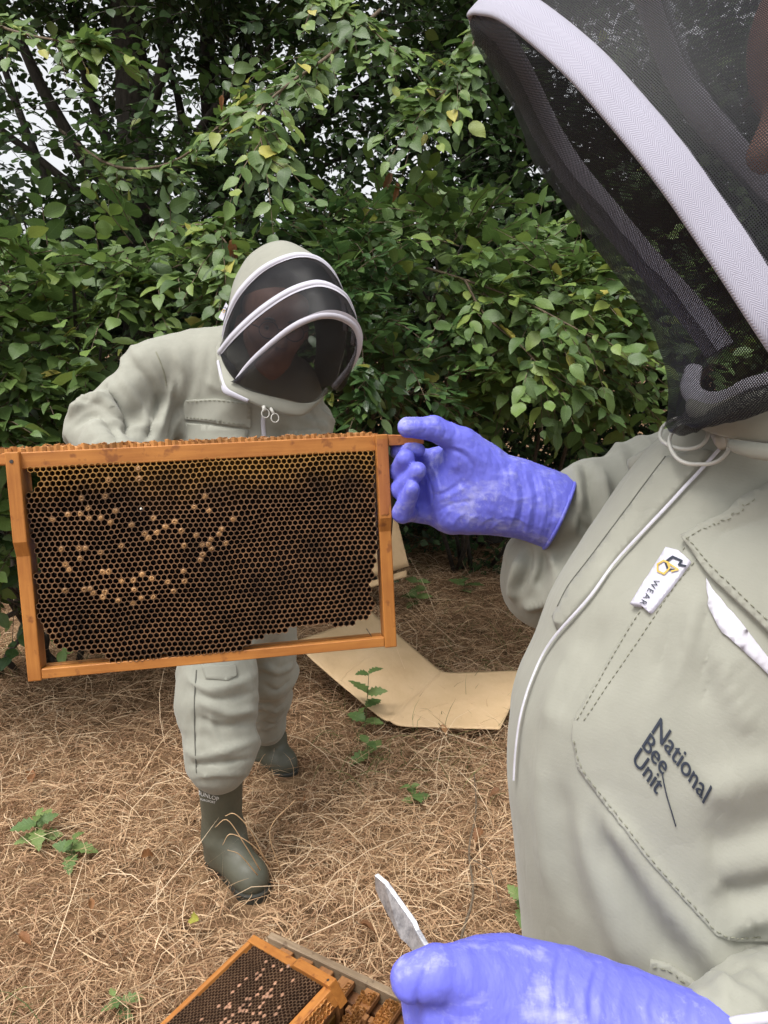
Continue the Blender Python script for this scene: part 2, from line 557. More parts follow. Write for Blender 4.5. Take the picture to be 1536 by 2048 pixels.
def straw_mat(name, stops):
    m, nt, b, o = new_mat(name)
    a = nn(nt, 'ShaderNodeAttribute', attribute_name='tint')
    r = ramp(nt, stops, a.outputs['Fac'])
    nt.links.new(r.outputs[0], b.inputs['Base Color'])
    b.inputs['Roughness'].default_value = 0.6; b.inputs['Specular IOR Level'].default_value = 0.3
    tr = nn(nt, 'ShaderNodeBsdfTranslucent'); nt.links.new(r.outputs[0], tr.inputs[0])
    mx = nn(nt, 'ShaderNodeMixShader'); mx.inputs[0].default_value = 0.2
    nt.links.new(b.outputs[0], mx.inputs[1]); nt.links.new(tr.outputs[0], mx.inputs[2]); nt.links.new(mx.outputs[0], o.inputs['Surface'])
    return m
def blades(rng, x, y, L, el, w, curl, tint, z0, seg=4):
    n = len(x)
    az = rng.uniform(0, 2 * np.pi, n); daz = rng.normal(0, 0.35, n)
    p = np.stack([x, y, ground_z(x, y) + z0], -1)
    tw = rng.uniform(0, np.pi, n)
    pts = []; sides = []
    for k in range(seg + 1):
        d = np.stack([np.cos(az) * np.cos(el), np.sin(az) * np.cos(el), np.sin(el)], -1)
        hz = np.stack([-np.sin(az), np.cos(az), np.zeros(n)], -1)
        up = np.cross(d, hz)
        s = hz * np.cos(tw)[:, None] + up * np.sin(tw)[:, None]
        pts.append(p.copy()); sides.append(s)
        p = p + d * (L / seg)[:, None]
        el = el - curl / seg; az = az + daz
        low = p[:, 2] < ground_z(p[:, 0], p[:, 1]) + 0.003
        el = np.where(low, np.abs(el) * 0.4 + 0.05, el)
    pts = np.stack(pts, 1); sides = np.stack(sides, 1)
    ww = w[:, None] * np.array([0.8, 1.0, 0.9, 0.65, 0.12][:seg + 1])[None] * 0.5
    V = np.stack([pts - sides * ww[..., None], pts + sides * ww[..., None]], 2).reshape(-1, 3)
    b0 = np.arange(n)[:, None] * (2 * (seg + 1)); k = np.arange(seg)[None] * 2
    F = np.stack([b0 + k, b0 + k + 1, b0 + k + 3, b0 + k + 2], -1).reshape(-1, 4)
    return V, F, np.repeat(tint, 2 * (seg + 1))
rng = np.random.default_rng(11)
def scatter(n, near=0.85, far=6.4):
    y = near + (far - near) * rng.random(n) ** 1.55
    x = rng.uniform(-1, 1, n) * (0.75 * y + 0.6)
    return x, y
def clear_of_boots(x, y):
    ok = np.ones(len(x), bool)
    for a, b, r in ((G(440, 1728), G(515, 1808), .055), (G(520, 1530), G(590, 1570), .05)):
        ab = (b - a)[:2]; p = np.stack([x, y], -1) - a[:2]; t = np.clip(p @ ab / (ab @ ab), 0, 1)
        ok &= np.linalg.norm(p - t[:, None] * ab, axis=1) > r
    return ok
def grass():
    Vs, Fs, Ts = [], [], []; off = 0
    def put(n, L, el, w, curl, tint, z0, keep=None):
        nonlocal off
        x, y = scatter(n)
        if keep is not None:
            m = keep(x, y); x = x[m]; y = y[m]
        m = clear_of_boots(x, y); x = x[m]; y = y[m]
        k = len(x)
        dens = np.clip(0.55 + 0.6 * vnoise(np.stack([x * 2.1, y * 2.1, 0 * x], -1), 31), 0.15, 1)
        sh = 0.16 * vnoise(np.stack([x * 1.4, y * 1.4, 0 * x + 4], -1), 33)
        v, f, t = blades(rng, x, y, L(k) * (0.7 + 0.5 * dens), el(k), w(k), curl(k), np.clip(tint(k) + sh, 0, 1), z0(k) * dens)
        Vs.append(v); Fs.append(f + off); Ts.append(t); off += len(v)
    U = rng.uniform
    put(70000, lambda k: U(.04, .15, k), lambda k: U(-.1, .4, k), lambda k: U(.0010, .0030, k), lambda k: U(-.2, .9, k), lambda k: rng.beta(2.2, 2.4, k), lambda k: U(0, .05, k))
    put(26000, lambda k: U(.06, .18, k), lambda k: U(.2, 1.1, k), lambda k: U(.0009, .0022, k), lambda k: U(.4, 1.8, k), lambda k: rng.beta(2.6, 2.0, k), lambda k: U(0, .015, k))
    put(1500, lambda k: U(.2, .42, k), lambda k: U(.2, 1.2, k), lambda k: U(.0015, .0028, k), lambda k: U(.4, 1.8, k), lambda k: U(.7, 1, k), lambda k: U(0, .03, k))
    put(80000, lambda k: U(.02, .08, k), lambda k: U(-.2, .9, k), lambda k: U(.0016, .0046, k), lambda k: U(0, 2.2, k), lambda k: rng.beta(2, 2.4, k), lambda k: U(0, .03, k))
    m = straw_mat('straw', [(0.0, (0.13, 0.072, 0.042)), (0.25, (0.31, 0.178, 0.098)), (0.5, (0.48, 0.305, 0.175)), (0.75, (0.62, 0.44, 0.265)), (1.0, (0.72, 0.56, 0.38))])
    tag(obj('dry_grass', np.concatenate(Vs), np.concatenate(Fs), m, None, False, attr={'tint': np.concatenate(Ts)}), 'matted straw coloured dry grass covering the ground', 'grass', kind='stuff')
    # thin green growth in patches
    n = 9000; x, y = scatter(n)
    pn = vnoise(np.stack([x * 1.1, y * 1.1, 0 * x], -1), 77) + 0.35 * (y > 3.4)
    m_ = pn > 0.42; x = x[m_]; y = y[m_]; k = len(x)
    v, f, t = blades(rng, x, y, U(.06, .2, k), U(.4, 1.4, k), U(.0015, .003, k), U(.4, 2, k), rng.random(k), np.zeros(k))
    mg = straw_mat('green_blade', [(0.0, (0.05, 0.08, 0.02)), (1.0, (0.16, 0.19, 0.06))])
    tag(obj('green_grass', v, f, mg, None, False, attr={'tint': t}), 'sparse green blades growing through the dry grass', 'grass', kind='stuff')
grass()

# ------------------------------------------------------------------ leaves, trees, shrubs
def leaf_mat(name, stops, use_attr, gloss=0.5, trans=0.30):
    m, nt, b, o = new_mat(name)
    if use_attr: t = nn(nt, 'ShaderNodeAttribute', attribute_name='tint').outputs['Fac']
    else: t = nn(nt, 'ShaderNodeObjectInfo').outputs['Random']
    r = ramp(nt, stops, t)
    uv = nn(nt, 'ShaderNodeUVMap'); sep = nn(nt, 'ShaderNodeSeparateXYZ'); nt.links.new(uv.outputs[0], sep.inputs[0])
    ay = math_(nt, 'ABSOLUTE', sep.outputs[1])
    vein = math_(nt, 'SINE', math_(nt, 'MULTIPLY', math_(nt, 'SUBTRACT', sep.outputs[0], math_(nt, 'MULTIPLY', ay, 0.8)), 52.0))
    vein = math_(nt, 'POWER', math_(nt, 'MULTIPLY_ADD', vein, 0.5, 0.5), 6.0)
    mid = math_(nt, 'LESS_THAN', ay, 0.014)
    vv = math_(nt, 'MAXIMUM', math_(nt, 'MULTIPLY', vein, 0.45), mid)
    mx = nn(nt, 'ShaderNodeMix', data_type='RGBA', blend_type='ADD')
    nt.links.new(math_(nt, 'MULTIPLY', vv, 0.22), mx.inputs['Factor']); nt.links.new(r.outputs[0], mx.inputs['A'])
    mx.inputs['B'].default_value = (0.10, 0.13, 0.05, 1)
    nt.links.new(mx.outputs['Result'], b.inputs['Base Color'])
    b.inputs['Roughness'].default_value = gloss; b.inputs['Specular IOR Level'].default_value = 0.5
    bump(nt, b, math_(nt, 'SUBTRACT', 1.0, vv), 0.35, 0.002)
    tr = nn(nt, 'ShaderNodeBsdfTranslucent'); nt.links.new(mx.outputs['Result'], tr.inputs[0])
    ms = nn(nt, 'ShaderNodeMixShader'); ms.inputs[0].default_value = trans
    nt.links.new(b.outputs[0], ms.inputs[1]); nt.links.new(tr.outputs[0], ms.inputs[2]); nt.links.new(ms.outputs[0], o.inputs['Surface'])
    return m
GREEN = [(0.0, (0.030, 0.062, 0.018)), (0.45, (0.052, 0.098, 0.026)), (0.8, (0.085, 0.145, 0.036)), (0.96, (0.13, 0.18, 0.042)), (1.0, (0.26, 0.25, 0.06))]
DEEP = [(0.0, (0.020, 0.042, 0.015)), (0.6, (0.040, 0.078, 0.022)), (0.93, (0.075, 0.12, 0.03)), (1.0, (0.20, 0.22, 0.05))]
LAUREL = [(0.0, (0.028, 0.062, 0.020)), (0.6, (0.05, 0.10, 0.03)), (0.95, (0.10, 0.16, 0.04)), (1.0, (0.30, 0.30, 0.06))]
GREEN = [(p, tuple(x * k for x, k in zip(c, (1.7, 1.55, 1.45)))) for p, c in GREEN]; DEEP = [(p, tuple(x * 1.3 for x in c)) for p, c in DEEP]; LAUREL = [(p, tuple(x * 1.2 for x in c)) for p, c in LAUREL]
M_LEAF = {'green': (leaf_mat('beech_leaf', GREEN, False), leaf_mat('beech_foliage', GREEN, True)),
          'deep': (leaf_mat('shade_leaf', DEEP, False), leaf_mat('shade_foliage', DEEP, True)),
          'laurel': (leaf_mat('laurel_leaf', LAUREL, False, 0.28), leaf_mat('laurel_foliage', LAUREL, True, 0.28))}
def bark_mat(name, dark, light):
    m, nt, b, o = new_mat(name)
    co = coord(nt, scale=(1, 1, 0.25))
    f = noise(nt, co, 45, 6, 0.65)
    r = ramp(nt, [(0.3, dark), (0.7, light)], f)
    nt.links.new(r.outputs[0], b.inputs['Base Color']); b.inputs['Roughness'].default_value = 0.9
    bump(nt, b, f, 0.8, 0.008)
    return m
M_BARK = bark_mat('bark', (0.018, 0.015, 0.012), (0.07, 0.06, 0.048))
M_TWIG = bark_mat('twig_bark', (0.07, 0.05, 0.032), (0.17, 0.125, 0.08))

def leaf_template(n=7, wide=0.34, fold=0.28, droop=0.16, wavy=0.03, serr=0.0, tip=0.9):
    """an ovate leaf one unit long, folded along its midrib; returns verts, faces, uv"""
    v, uv = [], []
    for i in range(n):
        t = i / (n - 1)
        w = wide * (math.sin(math.pi * t ** 0.85) ** tip) if 0 < t < 1 else 0.0
        if serr and 0 < t < 1: w *= 1 + serr * (1 if i % 2 else -1)
        z = -droop * t * t
        v.append((t, 0, z)); uv.append((t, 0))
        if 0 < i < n - 1:
            for s in (1, -1):
                v.append((t - 0.02, s * w, z + w * fold + wavy * math.sin(t * 9 + s))); uv.append((t, s * w))
    f = []
    def mid(i): return 0 if i == 0 else 1 + 3 * (i - 1)
    for i in range(n - 1):
        for s in (1, 2):
            a, b = mid(i), mid(i + 1)
            if i == 0: t = [a, b, b + s]
            elif i == n - 2: t = [a, b, a + s]
            else: t = None
            if t: f.append(t if s == 1 else t[::-1])
            else:
                q = [a, b, b + s, a + s]; q = q if s == 1 else q[::-1]
                f += [[q[0], q[1], q[2]], [q[0], q[2], q[3]]]
    return np.array(v, float), np.array(f), np.array(uv, float)
T_NEAR = [leaf_template(14, 0.31, 0.25, 0.14, 0.02, 0.035, .8), leaf_template(14, 0.34, 0.12, 0.28, 0.03, 0.035, .8), leaf_template(14, 0.27, 0.5, 0.08, 0.02, 0.035, .8), leaf_template(14, 0.33, 0.05, -0.1, 0.035, 0.035, .85), leaf_template(14, 0.29, 0.3, 0.4, 0.025, .035, .8)]
T_MID = [leaf_template(5, 0.33, 0.25, 0.12, 0.02), leaf_template(5, 0.36, 0.1, 0.22, 0.03)]
T_FAR = [leaf_template(3, 0.36, 0.2, 0.15, 0.0)]
T_LAUREL = [leaf_template(7, 0.21, 0.2, 0.12, 0.0, 0, 0.75), leaf_template(7, 0.23, 0.1, 0.2, 0.01, 0, 0.75)]

class Leaves:
    def __init__(s): s.p, s.x, s.n, s.s, s.t = [], [], [], [], []; s.tw = []
    def arrays(s):
        p = np.concatenate(s.p); x = norm(np.concatenate(s.x)); n = np.concatenate(s.n)
        n = norm(n - x * (n * x).sum(1, keepdims=True))
        return p, x, n, np.concatenate(s.s), np.concatenate(s.t)
def sprays(rng, lv, c, d, L, nl, size, up=(0, 0, 1), flat=0.35, tint=(0, 1), face=None, droop=0.25, splay=0.85):
    """leafy twigs: c starts, d directions, L lengths, nl leaves each"""
    c = np.asarray(c, float); n = len(c); d = norm(d)
    N_ = norm(np.array(up)[None] + rng.normal(0, flat, (n, 3)))
    if face is not None: N_ = norm(N_ + np.asarray(face)[None] * rng.uniform(0.1, 0.9, (n, 1)))
    N_ = norm(N_ - d * (N_ * d).sum(1, keepdims=True))
    S = np.cross(N_, d)
    base_t = rng.uniform(*tint, n)
    for k in range(nl):
        t = (k + 0.6 + rng.uniform(-.2, .2, n)) / nl
        pos = c + d * (L * t)[:, None] - np.array([0, 0, 1.0])[None] * (droop * L * t * t)[:, None]
        sd_ = 1 if k % 2 else -1
        ax = d * rng.uniform(0.35, 0.9, (n, 1)) + S * sd_ * splay * rng.uniform(.5, 1.2, (n, 1)) + rng.normal(0, 0.18, (n, 3)) - np.array([0, 0, .18])
        if k == nl - 1: ax = d + rng.normal(0, 0.15, (n, 3)) - np.array([0, 0, .2])
        lv.p.append(pos); lv.x.append(ax); lv.n.append(N_ + rng.normal(0, 0.28, (n, 3)))
        lv.s.append(size * rng.uniform(0.5, 1.25, n) * (1 - 0.25 * t)); lv.t.append(np.clip(base_t * 0.6 + rng.uniform(*tint, n) * 0.4, 0, 1))
    e = c + d * L[:, None] - np.array([0, 0, 1.0])[None] * (droop * L)[:, None]
    m = c + d * (L * .5)[:, None] - np.array([0, 0, 1.0])[None] * (droop * L * .25)[:, None]
    lv.tw.append((c, m, e))
def joined(tmpl, p, x, n, s, t, rng):
    which = rng.integers(0, len(tmpl), len(p)); Vs, Fs, Us, Ts = [], [], [], []; off = 0
    y = np.cross(n, x)
    for i, (tv, tf, tu) in enumerate(tmpl):
        m = which == i; k = int(m.sum())
        if not k: continue
        V = p[m][:, None] + s[m][:, None, None] * (tv[None, :, :1] * x[m][:, None] + tv[None, :, 1:2] * y[m][:, None] + tv[None, :, 2:] * n[m][:, None])
        F = (tf[None] + (np.arange(k) * len(tv))[:, None, None]).reshape(-1, 3) + off
        Vs.append(V.reshape(-1, 3)); Fs.append(F); Us.append(np.tile(tu, (k, 1))); Ts.append(np.repeat(t[m], len(tv))); off += k * len(tv)
    return np.concatenate(Vs), np.concatenate(Fs), np.concatenate(Us), np.concatenate(Ts)
def twig_mesh(tw, r):
    Vs, Fs = [], []; off = 0
    for c, m, e in tw:
        n = len(c); d = norm(e - c); a = norm(np.cross(d, np.array([0.3, 0.5, 0.8]))); b = np.cross(d, a)
        rings = []
        for q, rr in ((c, r), (m, r * .75), (e, r * .35)):
            for th in (0, 2.1, 4.2): rings.append(q + rr * (math.cos(th) * a + math.sin(th) * b))
        V = np.stack(rings, 1)
        base = np.array([[i * 3 + j, i * 3 + (j + 1) % 3, i * 3 + 3 + (j + 1) % 3, i * 3 + 3 + j] for i in range(2) for j in range(3)])
        Fs.append((base[None] + (np.arange(n) * 9)[:, None, None]).reshape(-1, 4) + off); Vs.append(V.reshape(-1, 3)); off += n * 9
    return np.concatenate(Vs), np.concatenate(Fs)
LEAF_MESH = {}
def leaf_objects(parent, key, tmpl, p, x, n, s, name='leaf'):
    y = np.cross(n, x)
    for i in range(len(p)):
        kk = (key, i % len(tmpl), id(tmpl))
        if kk not in LEAF_MESH:
            tv, tf, tu = tmpl[i % len(tmpl)]
            m = mesh_data('leaf', tv, tf, True, uv=tu); m.materials.append(M_LEAF[key][0]); LEAF_MESH[kk] = m
        o = link(name, LEAF_MESH[kk], parent)
        a, b, c, q = x[i] * s[i], y[i] * s[i], n[i] * s[i], p[i]
        o.matrix_basis = Matrix(((a[0], b[0], c[0], q[0]), (a[1], b[1], c[1], q[1]), (a[2], b[2], c[2], q[2]), (0, 0, 0, 1)))
def foliage(root, lv, key, tmpl, rng, single=280, twig_r=0.0025, near_tmpl=None):
    """leaves of one plant: those that show largest are parts of their own, the rest one mass"""
    p, x, n, s, t = lv.arrays()
    q = p - CAM; d = q @ AF; px = 768 + FPX * (q @ AR) / np.maximum(d, .1); py = 1024 - FPX * (q @ AU) / np.maximum(d, .1)
    inn = (px > 5) & (px < 1530) & (py > 5) & (py < 2040) & (d > .5)
    sc = np.where(inn, s / np.maximum(d, .3) ** 2, 0)
    o = np.argsort(-sc); pick = o[:single]; pick = pick[sc[pick] > 0]
    leaf_objects(root, key, near_tmpl or tmpl, p[pick], x[pick], n[pick], s[pick])
    rest = np.ones(len(p), bool); rest[pick] = False
    if rest.any():
      V, F, U_, T_ = joined(tmpl, p[rest], x[rest], n[rest], s[rest], t[rest], rng)
      tag(obj('foliage', V, F, M_LEAF[key][1], root, True, uv=U_, attr={'tint': T_}), kind='stuff')
    if lv.tw:
        tv, tf = twig_mesh(lv.tw, twig_r)
        tag(obj('twigs', tv, tf, M_TWIG if key != 'deep' else M_BARK, root, True), kind='stuff')
def limb(root, name, pts, r0, r1, mat=None, n=14, seg=9):
    l = catmull(pts, n); r = np.linspace(r0, r1, n)
    l = l + 0.25 * r[:, None] * np.stack([vnoise(l * 3 + k * 7, k) for k in range(3)], -1)
    v, f = tube_geo(l, r, seg); v = v + 0.08 * r0 * fbm(v * 14)[:, None] * norm(v - np.repeat(l, seg, 0))
    return obj(name, v, f, mat or M_BARK, root)

# --- trees behind: trunks, limbs and crowns
def tree(name, label, base, trunks, limbs, crown, nspray, seed, size=0.075, single=160, extra=None, key='deep'):
    rg = np.random.default_rng(seed)
    root = thing(name, base, label, 'tree', 'trees behind the hedge')
    for pts, r0, r1 in trunks: limb(root, 'trunk', pts, r0, r1, n=18, seg=12)
    for pts, r0, r1 in limbs: limb(root, 'limb', pts, r0, r1)
    lv = Leaves()
    lo, hi, holes = crown
    cs = []
    while len(cs) < nspray:
        q = rg.uniform(lo, hi, (nspray * 3, 3))
        dn = fbm(q * np.array([1.5, 0.9, 1.5]) + seed * 3.1, 3, seed)
        keep = dn > -0.18
        for hx, hy, hr, pr in holes:
            qq = q - CAM; dd = qq @ AF; ppx = 768 + FPX * (qq @ AR) / dd; ppy = 1024 - FPX * (qq @ AU) / dd
            keep &= ~(((ppx - hx) ** 2 + (ppy - hy) ** 2 < hr * hr) & (rg.random(len(q)) < pr))
        cs += list(q[keep])
    c = np.array(cs[:nspray])
    d = rg.normal(0, 1, (nspray, 3)) * np.array([1, 1, .45]) + np.array([0, -.35, -.1])
    sprays(rg, lv, c, d, rg.uniform(.2, .45, nspray), 8, size, flat=0.45, tint=(0, .9))
    if extra: extra(rg, lv, root)
    foliage(root, lv, key, T_MID if key != 'deep' else T_MID, rg, single, 0.003)
    return root
HOLES = [(70, 130, 80, .8), (130, 260, 70, .75), (330, 60, 50, .6), (300, 470, 55, .8), (340, 600, 60, .6), (60, 420, 60, .45), (690, 170, 60, .6), (540, 110, 50, .5),
         (720, 330, 70, .65), (560, 440, 60, .6), (330, 440, 60, .7), (640, 470, 60, .6), (890, 250, 30, .8), (20, 560, 40, .5), (150, 340, 50, .6)]
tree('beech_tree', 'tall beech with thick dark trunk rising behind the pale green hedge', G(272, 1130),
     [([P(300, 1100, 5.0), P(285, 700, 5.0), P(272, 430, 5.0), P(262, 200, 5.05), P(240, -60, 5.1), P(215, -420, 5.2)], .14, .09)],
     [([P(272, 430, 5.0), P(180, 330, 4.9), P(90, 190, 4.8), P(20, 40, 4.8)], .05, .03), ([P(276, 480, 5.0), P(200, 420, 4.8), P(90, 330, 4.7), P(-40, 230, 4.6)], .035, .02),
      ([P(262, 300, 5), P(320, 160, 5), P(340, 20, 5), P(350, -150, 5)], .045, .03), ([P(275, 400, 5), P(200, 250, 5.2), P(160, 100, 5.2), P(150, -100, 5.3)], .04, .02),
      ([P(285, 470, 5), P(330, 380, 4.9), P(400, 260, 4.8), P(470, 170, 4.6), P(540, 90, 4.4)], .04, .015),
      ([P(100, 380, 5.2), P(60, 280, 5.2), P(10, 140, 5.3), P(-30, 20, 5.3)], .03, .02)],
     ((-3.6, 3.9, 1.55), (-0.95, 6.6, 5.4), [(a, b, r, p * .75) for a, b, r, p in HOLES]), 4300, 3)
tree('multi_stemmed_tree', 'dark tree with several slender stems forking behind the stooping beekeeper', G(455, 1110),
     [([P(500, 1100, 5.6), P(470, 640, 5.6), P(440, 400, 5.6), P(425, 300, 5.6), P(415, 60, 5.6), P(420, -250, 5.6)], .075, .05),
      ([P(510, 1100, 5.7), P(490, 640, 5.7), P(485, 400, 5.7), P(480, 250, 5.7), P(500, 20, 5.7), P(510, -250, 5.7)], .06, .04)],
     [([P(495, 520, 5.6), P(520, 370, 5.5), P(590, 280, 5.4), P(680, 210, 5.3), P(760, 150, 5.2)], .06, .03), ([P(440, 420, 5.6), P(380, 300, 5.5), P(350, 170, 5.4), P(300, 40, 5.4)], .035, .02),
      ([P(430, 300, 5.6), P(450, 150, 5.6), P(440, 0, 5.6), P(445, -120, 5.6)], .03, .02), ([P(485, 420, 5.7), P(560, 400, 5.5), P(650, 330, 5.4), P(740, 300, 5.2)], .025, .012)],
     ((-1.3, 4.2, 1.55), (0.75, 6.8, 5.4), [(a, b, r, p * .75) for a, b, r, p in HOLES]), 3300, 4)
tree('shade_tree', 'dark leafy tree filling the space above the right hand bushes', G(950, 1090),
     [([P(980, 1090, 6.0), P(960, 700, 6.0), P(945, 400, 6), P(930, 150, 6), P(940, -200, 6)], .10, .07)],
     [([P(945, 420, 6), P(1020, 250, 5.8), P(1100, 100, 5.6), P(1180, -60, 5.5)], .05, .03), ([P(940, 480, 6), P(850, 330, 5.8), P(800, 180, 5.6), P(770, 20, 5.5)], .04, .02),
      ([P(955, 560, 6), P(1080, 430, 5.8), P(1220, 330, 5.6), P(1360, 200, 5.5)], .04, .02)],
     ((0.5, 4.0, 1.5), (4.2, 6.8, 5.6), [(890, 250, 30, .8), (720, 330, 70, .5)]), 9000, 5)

# --- the thick dark understory that closes the view below the crowns
def thicket(name, label, lo, hi, n, seed, size=0.08):
    rg = np.random.default_rng(seed)
    root = thing(name, ((lo[0] + hi[0]) / 2, lo[1], 0), label, 'bush', 'dark thicket under the trees')
    lv = Leaves(); c = rg.uniform(lo, hi, (n, 3))
    c[:, 2] = lo[2] + (hi[2] - lo[2]) * rg.random(n)
    sprays(rg, lv, c, rg.normal(0, 1, (n, 3)) * np.array([1, 1, .7]) + np.array([0, -.4, .2]), rg.uniform(.2, .5, n), 8, size, flat=.6, tint=(0, .7))
    for k in range(14):
        q = rg.uniform((lo[0], lo[1] - .1, 0), (hi[0], hi[1], 0))
        limb(root, 'stem', [q, q + rg.normal(0, .12, 3) + [0, 0, .6], q + rg.normal(0, .25, 3) + [0, 0, 1.2], q + rg.normal(0, .4, 3) + [0, 0, 1.9]], .018, .006, n=8, seg=6)
    foliage(root, lv, 'deep', T_FAR, rg, 60, .003, near_tmpl=T_MID)
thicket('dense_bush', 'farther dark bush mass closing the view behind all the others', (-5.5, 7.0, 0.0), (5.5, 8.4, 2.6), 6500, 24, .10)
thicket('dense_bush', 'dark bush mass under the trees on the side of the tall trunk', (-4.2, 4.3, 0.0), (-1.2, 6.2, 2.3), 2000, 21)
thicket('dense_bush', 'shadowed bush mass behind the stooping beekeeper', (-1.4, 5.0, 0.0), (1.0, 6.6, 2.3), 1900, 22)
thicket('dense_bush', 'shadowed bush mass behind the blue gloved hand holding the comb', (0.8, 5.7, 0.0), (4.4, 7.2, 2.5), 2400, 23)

# --- hedge shrubs in front
def shrub(name, label, group, base, blobs, seed, size, key, tmpl, near_tmpl, single=280, twig=0.0028, tint=(0, 1), stems=7, core=None):
    """blobs: (centre, radii, number of sprays); leaves sit in a shell that faces out and to the light"""
    rg = np.random.default_rng(seed)
    root = thing(name, base, label, 'bush', group)
    lv = Leaves()
    for (c, r, n, L) in blobs:
        u = norm(rg.normal(0, 1, (n, 3)) * np.array([1, 1.0, 1]) + np.array([0, -.45, .15]))
        rad = rg.uniform(.45, 1.0, n) ** .6
        p = np.asarray(c) + u * np.asarray(r) * rad[:, None]
        p = p + 0.12 * np.stack([vnoise(p * 2.5 + 11 * k, seed + k) for k in range(3)], -1)
        sprays(rg, lv, p, u * np.array([1, 1, .6]) + rg.normal(0, .35, (n, 3)) + np.array([0, -.25, 0]), rg.uniform(.6, 1.3, n) * L, 7, size, face=(0, -.5, .5), flat=.3, tint=tint)
    b = np.asarray(base, float)
    for k in range(stems):
        c, r, n, L = blobs[k % len(blobs)]
        e = np.asarray(c) + rg.normal(0, .45, 3) * np.asarray(r)
        s = b + np.array([rg.normal(0, .12), rg.uniform(0, .2), 0])
        limb(root, 'stem', [s, s * .6 + e * .4 + rg.normal(0, .08, 3), s * .2 + e * .8 + rg.normal(0, .08, 3), e], .016, .005, M_BARK, n=10, seg=6)
    foliage(root, lv, key, tmpl, rg, single, twig, near_tmpl)
    return root
shrub('hedge_bush', 'bright green broad leaved hedge behind the shoulder of the stooping beekeeper', 'hedge bushes', G(120, 1330) * [1, 1, 0],
      [(P(130, 720, 2.95), (.52, .35, .42), 180, .28), (P(330, 640, 3.05), (.40, .35, .34), 130, .28), (P(-60, 800, 2.8), (.40, .35, .5), 130, .28), (P(60, 1000, 3.2), (.5, .4, .4), 120, .3)], 41, .094, 'green', T_NEAR, T_NEAR, tint=(.05, .97))
shrub('hedge_bush', 'green broad leaved bush with long arching twigs above the blue gloved hand', 'hedge bushes', G(950, 1150) * [1, 1, 0],
      [(P(900, 600, 3.3), (.52, .4, .38), 150, .30), (P(1120, 645, 3.2), (.38, .36, .30), 110, .30), (P(850, 500, 3.5), (.40, .35, .25), 90, .28), (P(1230, 730, 3.5), (.35, .3, .26), 80, .28)], 42, .090, 'green', T_NEAR, T_NEAR, tint=(0, .9))
shrub('laurel_bush', 'glossy narrow leaved laurel bush beside the stooping beekeeper hood', 'hedge bushes', G(730, 1180) * [1, 1, 0],
      [(P(730, 700, 2.9), (.20, .22, .26), 100, .16), (P(690, 560, 3.0), (.16, .2, .24), 60, .18), (P(800, 780, 2.9), (.24, .2, .14), 60, .16)], 43, .075, 'laurel', T_LAUREL, T_LAUREL, tint=(0, .98), stems=5)
shrub('hedge_bush', 'dull green bush low down beyond the end of the held frame', 'hedge bushes', G(20, 1350) * [1, 1, 0],
      [(P(20, 1080, 3.1), (.32, .3, .3), 80, .24), (P(860, 1130, 4.3), (.35, .3, .2), 50, .24)][:1], 44, .08, 'deep', T_NEAR, T_NEAR, 80, stems=3)

# --- boughs that hang out over the hedge from the trees
def bough(label, pts, r0, nspray, L, seed, size=.085, tint=(.1, .96), side=.5):
    rg = np.random.default_rng(seed)
    root = thing('leafy_bough', pts[0], label, 'branch', 'boughs hanging over the hedge')
    l = catmull(pts, 40)
    limb(root, 'branch', pts, r0, r0 * .25, M_TWIG, n=20, seg=7)
    t = norm(np.gradient(l, axis=0)); lv = Leaves()
    i = (rg.uniform(.12, 1, nspray) * 39).astype(int)
    sd_ = norm(np.cross(t[i], np.array([0, -.5, .85]))) * rg.choice([-1, 1], (nspray, 1))
    sprays(rg, lv, l[i], t[i] * .8 + sd_ * rg.uniform(.2, 1, (nspray, 1)) * side * 1.6 + rg.normal(0, .2, (nspray, 3)), rg.uniform(.5, 1.25, nspray) * L, 7, size, face=(0, -.8, .35), flat=.25, tint=tint, droop=.35)
    sprays(rg, lv, l[[-1]], t[[-1]], np.array([L]), 7, size, face=(0, -.8, .35), tint=tint)
    foliage(root, lv, 'green', T_NEAR, rg, 300, .0022)
bough('leafy bough drooping above the hood of the stooping beekeeper', [P(760, 20, 3.4), P(660, 110, 3.0), P(575, 170, 2.75), P(520, 230, 2.6), P(530, 320, 2.5)], .008, 30, .26, 51)
bough('leafy bough with a dead brown leaf just behind the hood', [P(330, 560, 3.6), P(350, 470, 3.0), P(395, 450, 2.75), P(440, 470, 2.6), P(470, 520, 2.55)], .007, 24, .2, 52, tint=(.3, .985))
bough('leafy bough in the upper corner on the tall trunk side', [P(-80, 20, 3.2), P(20, 60, 2.9), P(110, 80, 2.75), P(190, 90, 2.7)], .007, 18, .22, 53, tint=(.1, .9))
bough('leafy bough across the middle of the dark tree', [P(120, 260, 4.2), P(220, 330, 3.8), P(330, 330, 3.5), P(420, 270, 3.3), P(470, 200, 3.2)], .009, 34, .28, 54, tint=(0, .8))
bough('long bare tipped twig of yellowing leaves reaching over the gloved hand', [P(800, 520, 3.2), P(930, 560, 2.9), P(1040, 600, 2.75), P(1120, 640, 2.65), P(1210, 690, 2.6)], .006, 16, .2, 55, tint=(.4, .99))
bough('forked twig hanging down over the gloved hand bush', [P(930, 560, 2.9), P(970, 630, 2.8), P(1040, 690, 2.72), P(1090, 740, 2.68), P(1150, 775, 2.65)], .005, 14, .17, 56, tint=(.3, .985))
bough('leafy bough beside the black veil of the nearer beekeeper', [P(1010, -60, 3.3), P(960, 60, 3.0), P(900, 170, 2.9), P(840, 230, 2.8)], .007, 26, .24, 57, tint=(0, .85))
